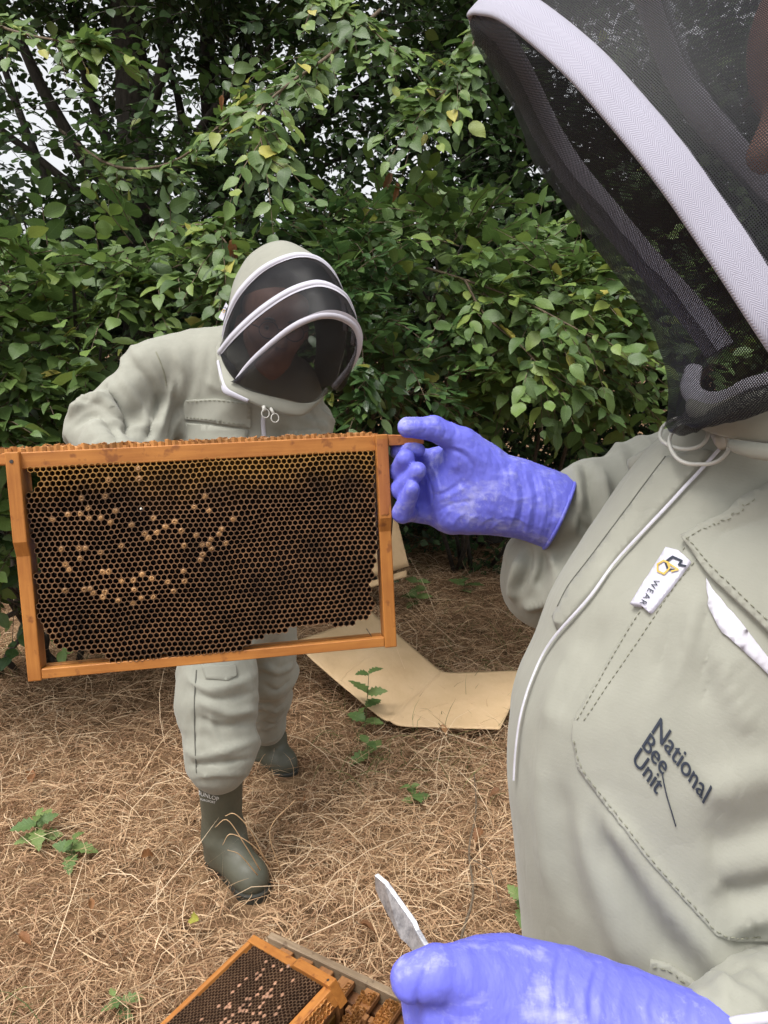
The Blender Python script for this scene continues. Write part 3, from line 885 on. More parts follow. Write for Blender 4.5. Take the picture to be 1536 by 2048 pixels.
bough('leafy bough along the top edge between the trees', [P(560, -80, 3.3), P(640, -10, 3.1), P(730, 50, 3.0), P(800, 110, 2.9)], .006, 22, .22, 58, tint=(.1, .9))

# ------------------------------------------------------------------ wooden frames of comb
M_PINE = wood('frame_pine', (0.22, 0.066, 0.012), (0.48, 0.20, 0.045), 0, 60, (0.13, 0.035, 0.012))
M_PINE_UP = wood('frame_pine_upright', (0.23, 0.07, 0.012), (0.49, 0.205, 0.045), 2, 60, (0.13, 0.035, 0.012))
M_PROP = wood('propolised_pine', (0.20, 0.055, 0.016), (0.42, 0.16, 0.045), 2, 60, (0.08, 0.018, 0.008))
def wax(name, rim, var, topy=None):
    m, nt, b, o = new_mat(name)
    co = coord(nt)
    f = noise(nt, co, 26, 4)
    r = ramp(nt, [(0.3, tuple(x * (1 - var) for x in rim)), (0.7, tuple(x * (1 + var) for x in rim))], f)
    res = r.outputs[0]
    if topy:
        sep = nn(nt, 'ShaderNodeSeparateXYZ'); nt.links.new(co, sep.inputs[0])
        k = math_(nt, 'ADD', math_(nt, 'MULTIPLY_ADD', sep.outputs[2], 1 / topy[1], 1 + topy[0] / topy[1]), math_(nt, 'MULTIPLY_ADD', f, 1.6, -0.8))
        k = math_(nt, 'MINIMUM', math_(nt, 'MAXIMUM', k, 0.0), 1.0)
        mx = nn(nt, 'ShaderNodeMix', data_type='RGBA'); nt.links.new(k, mx.inputs['Factor'])
        nt.links.new(res, mx.inputs['A']); mx.inputs['B'].default_value = (*topy[2], 1); res = mx.outputs['Result']
    nt.links.new(res, b.inputs['Base Color'])
    b.inputs['Roughness'].default_value = 0.5; b.inputs['Specular IOR Level'].default_value = 0.4
    b.inputs['Subsurface Weight'].default_value = 0.0
    return m
M_RIM = wax('comb_rim_wax', (0.155, 0.080, 0.036), 0.45, (0.016, 0.035, (0.38, 0.20, 0.048)))
M_CELL = wax('brood_cell_lining', (0.034, 0.011, 0.005), 0.5, (0.012, 0.05, (0.20, 0.095, 0.016)))
M_CAP = wax('capping_wax', (0.29, 0.155, 0.06), 0.5)
M_BURR = wax('burr_comb_wax', (0.34, 0.15, 0.042), 0.5)
M_BURR_IN = wax('burr_comb_inside', (0.20, 0.07, 0.02), 0.5)
M_CAPP = wax('pale_capping', (0.33, 0.175, 0.105), 0.35)
M_LARVA = simple('larva', (0.75, 0.73, 0.66), 0.4)
M_NAIL = simple('nail_head', (0.08, 0.075, 0.075), 0.45, 0.8)
M_WIRE = simple('frame_wire', (0.16, 0.13, 0.10), 0.35, 0.9)

HEX = [math.radians(30 + 60 * k) for k in range(6)]
def hexpts(c, r, rnd=None):
    return [(c[0] + r * math.cos(a), c[1] + r * math.sin(a)) for a in HEX]
def cells_geo(warp, c, pitch, y0, depth, wall, rg):
    """open comb cells: round mouth at y0, hexagonal outside, floor depth behind; arrays for all cells at once"""
    N = len(c); a = np.radians(30 * np.arange(12)); R = pitch / math.sqrt(3)
    h = (a - math.radians(30)) % math.radians(60)
    ro = R * math.cos(math.pi / 6) / np.cos(h - math.pi / 6)
    mid = R * math.cos(math.pi / 6)
    ri = (mid - wall)[:, None] * .55 + (ro[None] - wall[:, None]) * .45
    ca = np.stack([np.cos(a), np.sin(a)], -1)
    outer = warp(c[:, None] + ro[None, :, None] * ca[None]); inner = warp(c[:, None] + ri[..., None] * ca[None])
    yj = (y0 + rg.normal(0, .0003, N))[:, None]
    def ring(q, y): return np.stack([q[..., 0], np.broadcast_to(y, q.shape[:2]), q[..., 1]], -1)
    lipz = np.where(np.arange(12) % 2, 0, .00008)[None]
    v = np.concatenate([ring(outer, yj - lipz), ring(inner, yj), ring(inner, yj + .0005), ring(inner, (y0 + depth)[:, None]), ring(inner.mean(1, keepdims=True), (y0 + depth + .001)[:, None])], 1)
    q4, m4, q3 = [], [], []
    for k in range(12):
        j = (k + 1) % 12
        q4 += [(k, j, 12 + j, 12 + k), (12 + k, 12 + j, 24 + j, 24 + k), (24 + k, 24 + j, 36 + j, 36 + k), (36 + k, 36 + j, 48, 48)]; m4 += [0, 0, 1, 1]
    return v, q4, m4
def cap_geo(warp, c, pitch, y0, rg, hole):
    R = pitch / math.sqrt(3) * 0.88
    rings = [(1.0, 0.0002), (.75, -.0002), (.45, -.0006), (.2, -.0004 + hole * .0014)]
    v = []
    for r, y in rings:
        for k in range(9):
            a = 2 * math.pi * k / 9; rr = R * r * rg.uniform(.78, 1.12)
            p = warp(c[0] + rr * math.cos(a), c[1] + rr * math.sin(a)); v.append((p[0], y0 - .0003 + y + rg.normal(0, .0004), p[1]))
    p = warp(*c); v.append((p[0], y0 - .0008 + hole * .0016, p[1]))
    f = [(i * 9 + k, i * 9 + (k + 1) % 9, (i + 1) * 9 + (k + 1) % 9, (i + 1) * 9 + k) for i in range(3) for k in range(9)]
    f += [(27 + k, 27 + (k + 1) % 9, 36) for k in range(9)]
    return np.array(v), [q[::-1] for q in f]
def inside(poly, x, y):
    r = False; n = len(poly)
    for i in range(n):
        x1, y1 = poly[i]; x2, y2 = poly[(i + 1) % n]
        if (y1 > y) != (y2 > y) and x < (x2 - x1) * (y - y1) / (y2 - y1) + x1: r = not r
    return r
def prism(poly, y0, y1, cols=None):
    n = len(poly); v = [(p[0], y0, p[1]) for p in poly] + [(p[0], y1, p[1]) for p in poly]
    f = [tuple(range(n)), tuple(range(n, 2 * n))[::-1]] + [(i + n, (i + 1) % n + n, (i + 1) % n, i) for i in range(n)]
    return np.array(v, float), f

FW, FH, SB = 0.3555, 0.2165, 0.0125       # width and height over the side bars, side bar thickness
def wooden_frame(root, seed, prop=True, lugs=True):
    rg = np.random.default_rng(seed)
    def jig(v, a=.0004): return v + rg.normal(0, a, v.shape)
    # top bar with its lugs
    mb = MB()
    mb.box((-.0005, -.0112, -.0160), (FW + .0005, .0112, -.0006), .0008)
    tb = mb.build('top_bar', M_PINE, root, False)
    for x0, x1 in ((-.0390, -.0005), (FW + .0005, FW + .0380)) if lugs else ():
        v, f = box_geo((x0, -.0105, -.0118), (x1, .0105, -.0002), .0012)
        k = np.abs(v[:, 0] - (x0 if x0 < 0 else x1)) < .004
        v[k, 2] -= (v[k, 2] > -.006) * .002; v[k, 1] *= .9
        obj('lug', jig(v, .0003), f, M_PINE if x0 < 0 else M_PROP, root, False)
    for s in (0, 1):
        x0 = 0 if s == 0 else FW - SB
        prof = [(-.0175, .0002), (.0175, .0002), (.0175, -.083), (.0112, -.097), (.0112, -FH), (-.0112, -FH), (-.0112, -.097), (-.0175, -.083)]
        v = np.array([(x0 + dx, y, z) for dx in (0, SB) for y, z in prof]); n = 8
        # chamfered front edges
        f = [tuple(range(n))[::-1] if False else tuple(range(n)), tuple(range(n, 2 * n))[::-1]] + [(i, i + n, (i + 1) % n + n, (i + 1) % n) for i in range(n)]
        sbar = obj('side_bar', v, f, M_PINE_UP, root, False)
        bv = sbar.modifiers.new('bevel', 'BEVEL'); bv.width = .0011; bv.segments = 2
        if s and prop:
            # propolis stain smeared on the upper outside of the bar
            vv = []; ff = []
            for i in range(14):
                z = -.004 - i * .0058
                for j in range(5):
                    t = j / 4; vv.append((x0 + .001 + t * (SB - .002) * (1 - .25 * (i > 9) * rg.random()), -.0179 - .0004 * math.sin(t * 3.14), z + rg.normal(0, .0006)))
            g = grid_faces(14, 5); obj('propolis_smear', np.array(vv), g, M_PROP, sbar, True)
        nv, nf = tube_geo([(x0 + SB * .45, -.0170, -.0085), (x0 + SB * .45, -.0182, -.0085)], [.0019, .0017], 10); obj('nail', nv, nf, M_NAIL, sbar, False)
    for y0, y1 in ((-.0112, -.0025), (.0025, .0112)):
        mb = MB(); mb.box((SB + .0003, y0, -.2150), (FW - SB - .0003, y1, -.2055), .0006)
        mb.build('bottom_bar', M_PINE, root, False)
    return tb
def comb(root, poly, holes, caps, seed, pitch, y0, depth, single, cap_mat, mats=None, warp_amp=.0016, wall=.0003, back=.0115):
    M_RIM, M_CELL = mats or (globals()['M_RIM'], globals()['M_CELL'])
    rg = np.random.default_rng(seed)
    def warp(q):
        p3 = np.concatenate([q * 38, np.full(q.shape[:-1] + (1,), float(seed))], -1)
        return q + warp_amp * np.stack([vnoise(p3, 3), vnoise(p3, 8)], -1)
    xs = [p[0] for p in poly]; zs = [p[1] for p in poly]
    rowh = pitch * math.sqrt(3) / 2; cells = []
    nrow = int((max(zs) - min(zs)) / rowh) + 3; ncol = int((max(xs) - min(xs)) / pitch) + 3
    for r in range(nrow):
        for c in range(ncol):
            x = min(xs) + (c + .5 * (r % 2)) * pitch; z = max(zs) - r * rowh
            if inside(poly, x, z) and not any((x - h[0]) ** 2 + (z - h[1]) ** 2 < h[2] ** 2 for h in holes): cells.append((x, z))
    cm = np.array(cells); N = len(cm); capset = {}
    for (x, z, kind) in caps:
        i = int(np.argmin((cm[:, 0] - x) ** 2 + (cm[:, 1] - z) ** 2))
        if (cm[i, 0] - x) ** 2 + (cm[i, 1] - z) ** 2 < pitch ** 2: capset[i] = kind
    bulge = .0012 * vnoise(np.stack([cm[:, 0] * 16, cm[:, 1] * 16, np.full(N, 2.)], -1), seed)
    tall = .0035 * np.maximum(0, 1 - np.abs(cm[:, 1] + .034) / .022) * (np.maximum(0, 1 - np.abs(cm[:, 0] - .05) / .045) + .5 * np.maximum(0, 1 - np.abs(cm[:, 0] - .28) / .06))
    yy = y0 + bulge - tall
    V, q4, m4 = cells_geo(warp, cm, pitch, yy, depth - bulge + tall, wall * rg.uniform(.8, 1.5, N), rg)
    tri = [q if q[2] != q[3] else q[:3] for q in q4]
    order = np.argsort(cm[:, 0]); pick = set(int(i) for i in order[:single])
    for i in pick: obj('comb_cell', V[i], tri, [M_RIM, M_CELL], root, False, midx=m4)
    rest = np.array([i for i in range(N) if i not in pick]); F4 = np.array(q4)
    if len(rest):
        Vr = V[rest].reshape(-1, 3); quad = F4[[i for i in range(len(q4)) if i % 4 != 3]]; off = (np.arange(len(rest)) * 49)[:, None, None]
        mq = np.array([m4[i] for i in range(len(q4)) if i % 4 != 3])
        tag(obj('comb_cells', Vr, (quad[None] + off).reshape(-1, 4), [M_RIM, M_CELL], root, False, midx=np.tile(mq, len(rest))), kind='stuff')
        tr = F4[3::4, :3]
        fl = obj('cell_floors', Vr, (tr[None] + off).reshape(-1, 3), M_CELL, root, False); fl['kind'] = 'stuff'
    # the middle wall and far face: a hexagonal plug behind every cell
    ph = np.stack([np.cos(HEX), np.sin(HEX)], -1) * pitch / math.sqrt(3) * 1.01
    hx_ = warp(cm[:, None] + ph[None])
    pv = np.concatenate([np.stack([hx_[..., 0], np.full(hx_.shape[:2], y), hx_[..., 1]], -1) for y in (y0 + .0012, back)], 1)
    hf = np.array([[5, 4, 3, 2], [5, 2, 1, 0], [6, 7, 8, 9], [6, 9, 10, 11]] + [[k, (k + 1) % 6, (k + 1) % 6 + 6, k + 6] for k in range(6)])[2:]
    pm = obj('comb_far_side', pv.reshape(-1, 3), (hf[None] + (np.arange(N) * 12)[:, None, None]).reshape(-1, 4), M_CELL, root, False); pm['kind'] = 'stuff'
    w1 = lambda x, z: warp(np.array([[x, z]]))[0]
    for i, kind in capset.items():
        c = cm[i]
        if kind == 'larva':
            lv_, lf = tube_geo([(c[0] - .001, yy[i] + .001, c[1]), (c[0], yy[i] - .0006, c[1] + .0006), (c[0] + .0012, yy[i] + .0008, c[1])], [.0007, .0014, .0006], 7)
            obj('larva', lv_, lf, M_LARVA, root)
        else:
            v, f = cap_geo(w1, c, pitch, yy[i], rg, 1 if rg.random() < .55 else 0); obj('cell_capping', v, f, cap_mat, root)
    return cm

# --- the frame held up in the gloved hand
TL, TR_, BL_ = P(8, 905, .70), P(783, 868, .76), P(50, 1372, .72)
e1 = norm(TR_ - TL); e2 = norm((BL_ - TL) - e1 * ((BL_ - TL) @ e1)); e3 = norm(np.cross(e1, e2))     # along, down, away
if e3 @ AF < 0: e3 = -e3
FO = TL + e3 * .0175
frame_m = Matrix(((e1[0], e3[0], -e2[0], FO[0]), (e1[1], e3[1], -e2[1], FO[1]), (e1[2], e3[2], -e2[2], FO[2]), (0, 0, 0, 1)))
held = thing('comb_frame', (0, 0, 0), 'wooden frame of dark brood comb held up by a blue gloved hand', 'beehive frame', None, False)
held.matrix_world = frame_m
def on_frame(px, py, y=-.0125):
    d = ray(px, py); o = FO + e3 * y
    q = CAM + d * (((o - CAM) @ e3) / (d @ e3)) - FO
    return float(q @ e1), float(-(q @ e2))
wooden_frame(held, 1)
comb_px = [(46, 930), (400, 912), (768, 898), (778, 1000), (780, 1092), (762, 1096), (748, 1122), (740, 1180), (748, 1220), (738, 1238), (712, 1248), (684, 1256), (652, 1246), (600, 1254), (560, 1264), (520, 1276), (470, 1302),
           (420, 1320), (300, 1332), (225, 1334), (200, 1308), (150, 1302), (112, 1292), (96, 1268), (84, 1240), (60, 1236), (58, 1215), (80, 1212), (76, 1178), (58, 1172), (60, 1150), (78, 1146), (74, 1110), (54, 1092), (42, 1060)]
poly1 = [(min(max(a, SB + .0035), FW - SB - .0035), max(b, -.2045)) for a, b in (on_frame(*q) for q in comb_px)]
holes1 = [(*on_frame(56, 972), .008), (*on_frame(58, 958), .007), (*on_frame(327, 1316), .0042)]
CAPZ = [(385, 212), (490, 180), (490, 212), (288, 275), (375, 268), (310, 312), (410, 322), (232, 330), (278, 328), (180, 350), (318, 345), (358, 345), (390, 358), (552, 352), (468, 372), (515, 400), (600, 385), (628, 368), (567, 402),
        (535, 425), (655, 398), (725, 272), (703, 308), (758, 325), (835, 345), (790, 380), (788, 400), (710, 412), (670, 447), (762, 428), (800, 438), (740, 442), (720, 448), (765, 458), (735, 480), (725, 495), (435, 445), (220, 472),
        (290, 468), (305, 468), (368, 480), (290, 505), (240, 525), (250, 540), (400, 535), (375, 550), (385, 545), (510, 545), (475, 565), (543, 560), (440, 582), (480, 597), (600, 572), (662, 535), (665, 565), (658, 580), (615, 620),
        (550, 628), (507, 628), (485, 660), (425, 655), (370, 635), (370, 605), (335, 620), (320, 608), (295, 595), (240, 608), (305, 608)]
caps1 = [(*on_frame(x * .56, 840 + y * .56), 'cap') for x, y in CAPZ] + [(*on_frame(282, 1018), 'larva')]
PITCH1 = .0055
comb(held, poly1, holes1, caps1, 2, PITCH1, -.0115, .0105, 300, M_CAP)
# torn comb left on the top bar
rg = np.random.default_rng(8)
def burr(root, x0, x1, seed, rows=(-.0068, -.0012, .0044), hmax=.0075, z0=-.0006, n_single=300):
    rg = np.random.default_rng(seed)
    for r, y in enumerate(rows):
        x = x0 + .003 * (r % 2)
        while x < x1:
            t = (x - x0) / (x1 - x0)
            h = hmax * (1 - .45 * t) * rg.uniform(.45, 1.0)
            if rg.random() < .9:
                R = .0034; w = .0006; v = []; n = 6
                for (rr, zz, jt) in ((R, z0, 0), (R, 1, 1), (R - w, 1, 1), (R - w, z0 + .0004, 0)):
                    for k in range(n):
                        a = HEX[k]; v.append((x + rr * math.cos(a) * 1.0, y + rr * math.sin(a), z0 + (h * (0.85 + .15 * math.sin(k * 1.05 + x * 900)) + rg.normal(0, .0004) if jt else (0 if zz == z0 else .0004))))
                f = [(i * n + k, i * n + (k + 1) % n, (i + 1) * n + (k + 1) % n, (i + 1) * n + k) for i in range(3) for k in range(n)]
                obj('burr_cell', np.array(v), f, [M_BURR, M_BURR_IN], root, False, midx=[0] * 12 + [1] * 6)
            x += .0062 * rg.uniform(.94, 1.06)
burr(held, -.030, .345, 8)
wv, wf = tube_geo([np.array([*on_frame(736, 1262)[:1], -.002, on_frame(736, 1262)[1]]), np.array([on_frame(752, 1286)[0], -.004, on_frame(752, 1286)[1]])], .0005, 6)
obj('wire', wv, wf, M_WIRE, held)

# ------------------------------------------------------------------ the hive
M_HIVE = wood('weathered_hive_wood', (0.13, 0.085, 0.05), (0.34, 0.25, 0.16), 0, 50, (0.07, 0.035, 0.018))
M_HIVE_IN = wood('propolised_hive_wood', (0.10, 0.04, 0.018), (0.26, 0.12, 0.05), 0, 50, (0.04, 0.016, 0.008))
HT = .62
A_ = G(556, 1868, HT); B_ = G(830, 1996, HT)
hx = norm((B_ - A_) * [1, 1, 0]); hy = np.array([hx[1], -hx[0], 0])       # hy: from the far wall towards the camera
if hy[1] > 0: hy = -hy
HS = .46
H0 = A_ - hx * .012
hive_m = Matrix(((hx[0], hy[0], 0, H0[0]), (hx[1], hy[1], 0, H0[1]), (0, 0, 1, 0), (0, 0, 0, 1)))
hive = thing('beehive_box', (0, 0, 0), 'open weathered wooden beehive box full of frames', 'beehive', None, False)
hive.matrix_world = hive_m
def hbox(name, lo, hi, mat, bev=.0015, par=None):
    v, f = box_geo(lo, hi, bev); return obj(name, v, f, mat, par or hive, False)
WT = .012
hbox('far_wall', (0, 0, .165), (HS, WT, HT), M_HIVE)
hbox('near_wall', (0, HS - WT, .165), (HS, HS, HT), M_HIVE)
hbox('side_wall', (-.0, WT + .0005, .165), (WT, HS - WT - .0005, HT - .012), M_HIVE)
hbox('side_wall', (HS - WT, WT + .0005, .165), (HS, HS - WT - .0005, HT - .012), M_HIVE)
hbox('inner_rail', (WT + .001, WT + .0005, HT - .20), (HS - WT - .001, WT + .020, HT - .022), M_HIVE_IN)
hbox('inner_rail', (WT + .001, HS - WT - .020, HT - .20), (HS - WT - .001, HS - WT - .0005, HT - .030), M_HIVE_IN)
hbox('floor_board', (-.01, -.01, .14), (HS + .01, HS + .01, .1645), M_HIVE)
for x, y in ((.03, .03), (HS - .07, .03), (.03, HS - .07), (HS - .07, HS - .07)): hbox('stand_leg', (x, y, -.02), (x + .04, y + .04, .1395), M_HIVE)
# frames standing in the box
M_TOPB = wood('old_top_bar', (0.17, 0.065, 0.024), (0.40, 0.19, 0.07), 1, 60, (0.07, 0.022, 0.01))
bars = []
xs_ = [.030, .066, .102, .138, .180, .216, .252]
for i, x in enumerate(xs_):
    lab = ['hive frame in the box, first from the corner of the far wall', 'hive frame in the box, second from the corner of the far wall', 'hive frame in the box, third from the corner of the far wall', 'hive frame in the box, fourth from the corner of the far wall',
           'hive frame in the box just right of the tilted frame', 'comb crusted hive frame beside the dark gap in the box', 'hive frame at the edge of the dark gap in the box'][i]
    if i == 6: continue
    r_ = thing('brood_comb', (0, 0, 0), lab, 'beehive frame', 'frames standing in the hive box', False)
    r_.matrix_world = hive_m
    z1 = HT - .004
    v, f = box_geo((x, WT + .0015, z1 - .010), (x + .022, HS - WT - .0015, z1), .001); obj('top_bar', v, f, M_TOPB, r_, False)
    for yy in (WT + .040, HS - WT - .050):
        v, f = box_geo((x - .006, yy, z1 - .21), (x + .028, yy + .010, z1 + .0008), .001); obj('side_bar', v, f, M_TOPB, r_, False)
    v, f = box_geo((x - .001, WT + .052, z1 - .19), (x + .023, HS - WT - .052, z1 - .0105), .002); obj('comb', v, f, M_CELL, r_, False)
    v, f = box_geo((x + .002, WT + .052, z1 - .205), (x + .020, HS - WT - .052, z1 - .195), .001); obj('bottom_bar', v, f, M_TOPB, r_, False)
    # wax crust and torn cells on the bar
    rg = np.random.default_rng(60 + i); n = 0
    for yy in np.arange(WT + .012, .30, .0066):
        for xx in (x + .004, x + .011, x + .018):
            if rg.random() < (.55 if i < 4 else .85):
                R = .0036; h = rg.uniform(.001, .004) if i < 4 else rg.uniform(.002, .008); v = []
                for (rr, top) in ((R, 0), (R, 1), (R - .0008, 1), (R - .0008, 0)):
                    for k in range(6): v.append((xx + rr * math.cos(HEX[k]), yy + rr * math.sin(HEX[k]), z1 + (h * rg.uniform(.6, 1.2) if top else -.0003)))
                f = [(q * 6 + k, q * 6 + (k + 1) % 6, (q + 1) * 6 + (k + 1) % 6, (q + 1) * 6 + k) for q in range(3) for k in range(6)]
                obj('burr_cell', np.array(v), f, M_BURR, r_, False)

# --- the frame that lies tilted on top of the box
T2 = P(504, 1860, 1.10); R2 = P(672, 1956, .93); Q2 = P(306, 2046, 1.0)
g1 = norm(Q2 - T2); g2 = norm((R2 - T2) - g1 * ((R2 - T2) @ g1)); g3 = norm(np.cross(g1, g2))
if g3[2] > 0: g3 = -g3                                                     # g3 points into the frame, away from the camera
# local: x along the bars, z from the bottom bar to the top bar, -y faces the camera
O2 = R2 + g3 * .0175 + g1 * FW
ex_, ez_ = -g1, g2
m_ = Matrix(((ex_[0], g3[0], ez_[0], O2[0]), (ex_[1], g3[1], ez_[1], O2[1]), (ex_[2], g3[2], ez_[2], O2[2]), (0, 0, 0, 1)))
lying = thing('comb_frame', (0, 0, 0), 'wooden frame of dotted brood comb lying tilted on the open hive box', 'beehive frame', None, False)
lying.matrix_world = m_
wooden_frame(lying, 5, False, False)
rg = np.random.default_rng(77)
poly2 = [(SB + .001, -.0175), (FW - SB - .001, -.0175), (FW - SB - .001, -.196), (FW * .6, -.204), (.05, -.2045), (.030, -.198), (SB + .003, -.17)]
caps2 = []
for cx_, cz_, n_ in ((.10, -.10, 45), (.06, -.10, 25), (.12, -.06, 20), (.19, -.12, 30)):
    caps2 += [(FW - float(rg.normal(cx_, .03)), float(rg.normal(cz_, .03)), 'cap') for _ in range(n_)]
comb(lying, poly2, [], caps2, 6, .0056, -.0105, .0095, 0, M_CAPP, (wax('dark_comb_rim', (0.125, 0.072, 0.04), .3), wax('dark_cell_lining', (0.03, 0.012, 0.006), .4)))
burr(lying, .2, .34, 14, rows=(-.006, 0, .006), hmax=.006)

# ------------------------------------------------------------------ shared clothing materials
SUIT_C = (0.275, 0.274, 0.230)
M_SUIT = fabric('sage_cotton', SUIT_C)
M_SUIT_B = fabric('sage_cotton_worn', tuple(x * .97 for x in SUIT_C), soil=.1)
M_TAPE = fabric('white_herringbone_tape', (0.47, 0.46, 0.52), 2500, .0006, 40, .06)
M_ZIP = simple('white_zip', (0.50, 0.49, 0.54), 0.5, 0, .06, 300)
M_RING = simple('white_plastic', (0.47, 0.46, 0.42), 0.35, 0, .05, 60)
M_THREAD = simple('sage_thread', (0.20, 0.20, 0.145), 0.9)
M_LINE = simple('dark_seam_and_shade', (0.09, 0.09, 0.075), 0.9)  # seam thread on the trouser leg; painted shadow along the zip placket
M_SKIN = simple('skin', (0.36, 0.185, 0.135), 0.5, 0, .12, 30)
M_HAIR = simple('grey_hair', (0.12, 0.10, 0.09), 0.7, 0, .3, 200)
M_GLASS_RIM = simple('spectacle_rim', (0.03, 0.025, 0.025), 0.4)
M_LIP = simple('lip', (0.36, 0.13, 0.11), 0.5)
M_EYE = simple('eye', (0.24, 0.20, 0.18), 0.4)
M_IRIS = simple('iris', (0.04, 0.03, 0.025), 0.3)
def net_mat(name, pitch, wire, col=(0.012, 0.012, 0.014)):
    """black netting: threads on a grid measured in metres along the cloth; the holes are open"""
    m, nt, b, o = new_mat(name)
    b.inputs['Base Color'].default_value = (*col, 1); b.inputs['Roughness'].default_value = 0.45
    b.inputs['Specular IOR Level'].default_value = 0.15
    uv = nn(nt, 'ShaderNodeUVMap'); sep = nn(nt, 'ShaderNodeSeparateXYZ'); nt.links.new(uv.outputs[0], sep.inputs[0])
    fs = [math_(nt, 'LESS_THAN', math_(nt, 'FRACT', math_(nt, 'MULTIPLY', sep.outputs[i], 1 / pitch)), wire) for i in (0, 1)]
    k = math_(nt, 'MAXIMUM', fs[0], fs[1])
    tr = nn(nt, 'ShaderNodeBsdfTransparent'); mx = nn(nt, 'ShaderNodeMixShader')
    nt.links.new(k, mx.inputs[0]); nt.links.new(tr.outputs[0], mx.inputs[1]); nt.links.new(b.outputs[0], mx.inputs[2]); nt.links.new(mx.outputs[0], o.inputs['Surface'])
    return m
M_NET_FAR = net_mat('black_net', .0021, .45)
M_NET = net_mat('black_net_close', .0014, .42)
def glove_mat(name):
    m, nt, b, o = new_mat(name)
    co = coord(nt)
    big = noise(nt, co, 26, 4, .6); fine = noise(nt, co, 150, 5, .7); st = noise(nt, coord(nt, scale=(.35, 1, 1.3), rot=(0, .5, .3)), 90, 4, .6)
    k = math_(nt, 'MULTIPLY', math_(nt, 'MULTIPLY', big, 1.25), math_(nt, 'MAXIMUM', fine, st))
    w = ramp(nt, [(0.34, (0, 0, 0)), (0.52, (1, 1, 1))], k)
    mx = nn(nt, 'ShaderNodeMix', data_type='RGBA')
    nt.links.new(math_(nt, 'MULTIPLY', w.outputs[0], .55), mx.inputs['Factor'])
    mx.inputs['A'].default_value = (0.135, 0.145, 0.62, 1); mx.inputs['B'].default_value = (0.42, 0.43, 0.70, 1)
    nt.links.new(mx.outputs['Result'], b.inputs['Base Color'])
    b.inputs['Roughness'].default_value = 0.5; b.inputs['Specular IOR Level'].default_value = 0.35
    b.inputs['Subsurface Weight'].default_value = 0.08; b.inputs['Subsurface Radius'].default_value = (.002, .002, .006); b.inputs['Subsurface Scale'].default_value = .5
    wr = noise(nt, coord(nt, scale=(1.6, 1, .6)), 70, 3, .5)
    bump(nt, b, math_(nt, 'MULTIPLY_ADD', fine, .12, wr), .45, .004)
    return m
M_GLOVE = glove_mat('blue_nitrile')
M_BOOT = None
def boot_mat():
    m, nt, b, o = new_mat('olive_rubber')
    co = coord(nt); f = noise(nt, co, 14, 5, .6); g = noise(nt, co, 90, 4, .7)
    r = ramp(nt, [(0.3, (0.055, 0.056, 0.038)), (0.6, (0.085, 0.084, 0.06)), (0.8, (0.15, 0.14, 0.10))], math_(nt, 'MULTIPLY_ADD', g, .3, math_(nt, 'MULTIPLY', f, .7)))
    nt.links.new(r.outputs[0], b.inputs['Base Color'])
    rr = ramp(nt, [(0.3, (.45, .45, .45)), (0.7, (.7, .7, .7))], g); nt.links.new(rr.outputs[0], b.inputs['Roughness'])
    bump(nt, b, g, .2, .002); return m
M_BOOT = boot_mat()
M_SOLE = simple('dark_sole', (0.03, 0.03, 0.024), 0.7, bmp=.002, scale=80)
M_PRINT = simple('white_print', (0.7, 0.7, 0.68), 0.6)
M_INK = simple('dark_blue_thread', (0.022, 0.028, 0.042), 0.8)
M_GOLD = simple('gold_print', (0.50, 0.33, 0.06), 0.5)
M_LABEL = simple('white_satin', (0.50, 0.49, 0.57), 0.45)

def fist(w, fwd, up, side, s=1.0):
    """round cones of a loosely closed hand: wrist w, knuckles fwd, thumb side up, palm towards side"""
    w = np.asarray(w, float); fwd, up, side = norm(fwd), norm(up), norm(side)
    pr = [(w, w + fwd * .045 * s, .027 * s, .030 * s)]
    for k, (o, l) in enumerate(((.03, 1.0), (.010, 1.06), (-.011, 1.0), (-.030, .85))):
        kn = w + fwd * .085 * s * (1 - .04 * k) + up * o * s; pr.append((w + fwd * .02 * s + up * o * .6 * s, kn, .016 * s, .013 * s))
        a = kn + fwd * .030 * l * s + side * .018 * s; b_ = a - fwd * .004 * s + side * .024 * l * s; c_ = b_ - fwd * .026 * l * s + side * .004 * s
        pr += [(kn, a, .0115 * s, .0105 * s, None, .004), (a, b_, .0105 * s, .0098 * s, None, .004), (b_, c_, .0098 * s, .0085 * s, None, .004)]
    t0 = w + fwd * .03 * s + up * .028 * s + side * .01 * s; t1 = t0 + fwd * .035 * s + up * .012 * s + side * .02 * s; t2 = t1 + fwd * .032 * s + side * .016 * s - up * .004 * s
    pr += [(t0, t1, .016 * s, .0125 * s, None, .008), (t1, t2, .0125 * s, .0095 * s, None, .004)]
    return pr
def folds(v, n, amp, sc, stretch, seed):
    """soft cloth folds: ridged noise stretched across the limb"""
    q = v * np.asarray(stretch) * sc
    a = fbm(q, 3, seed); b = 1 - np.abs(fbm(q * .8 + 9, 2, seed + 5)) * 2
    return v + n * (amp * (.6 * a + .5 * b))[:, None]
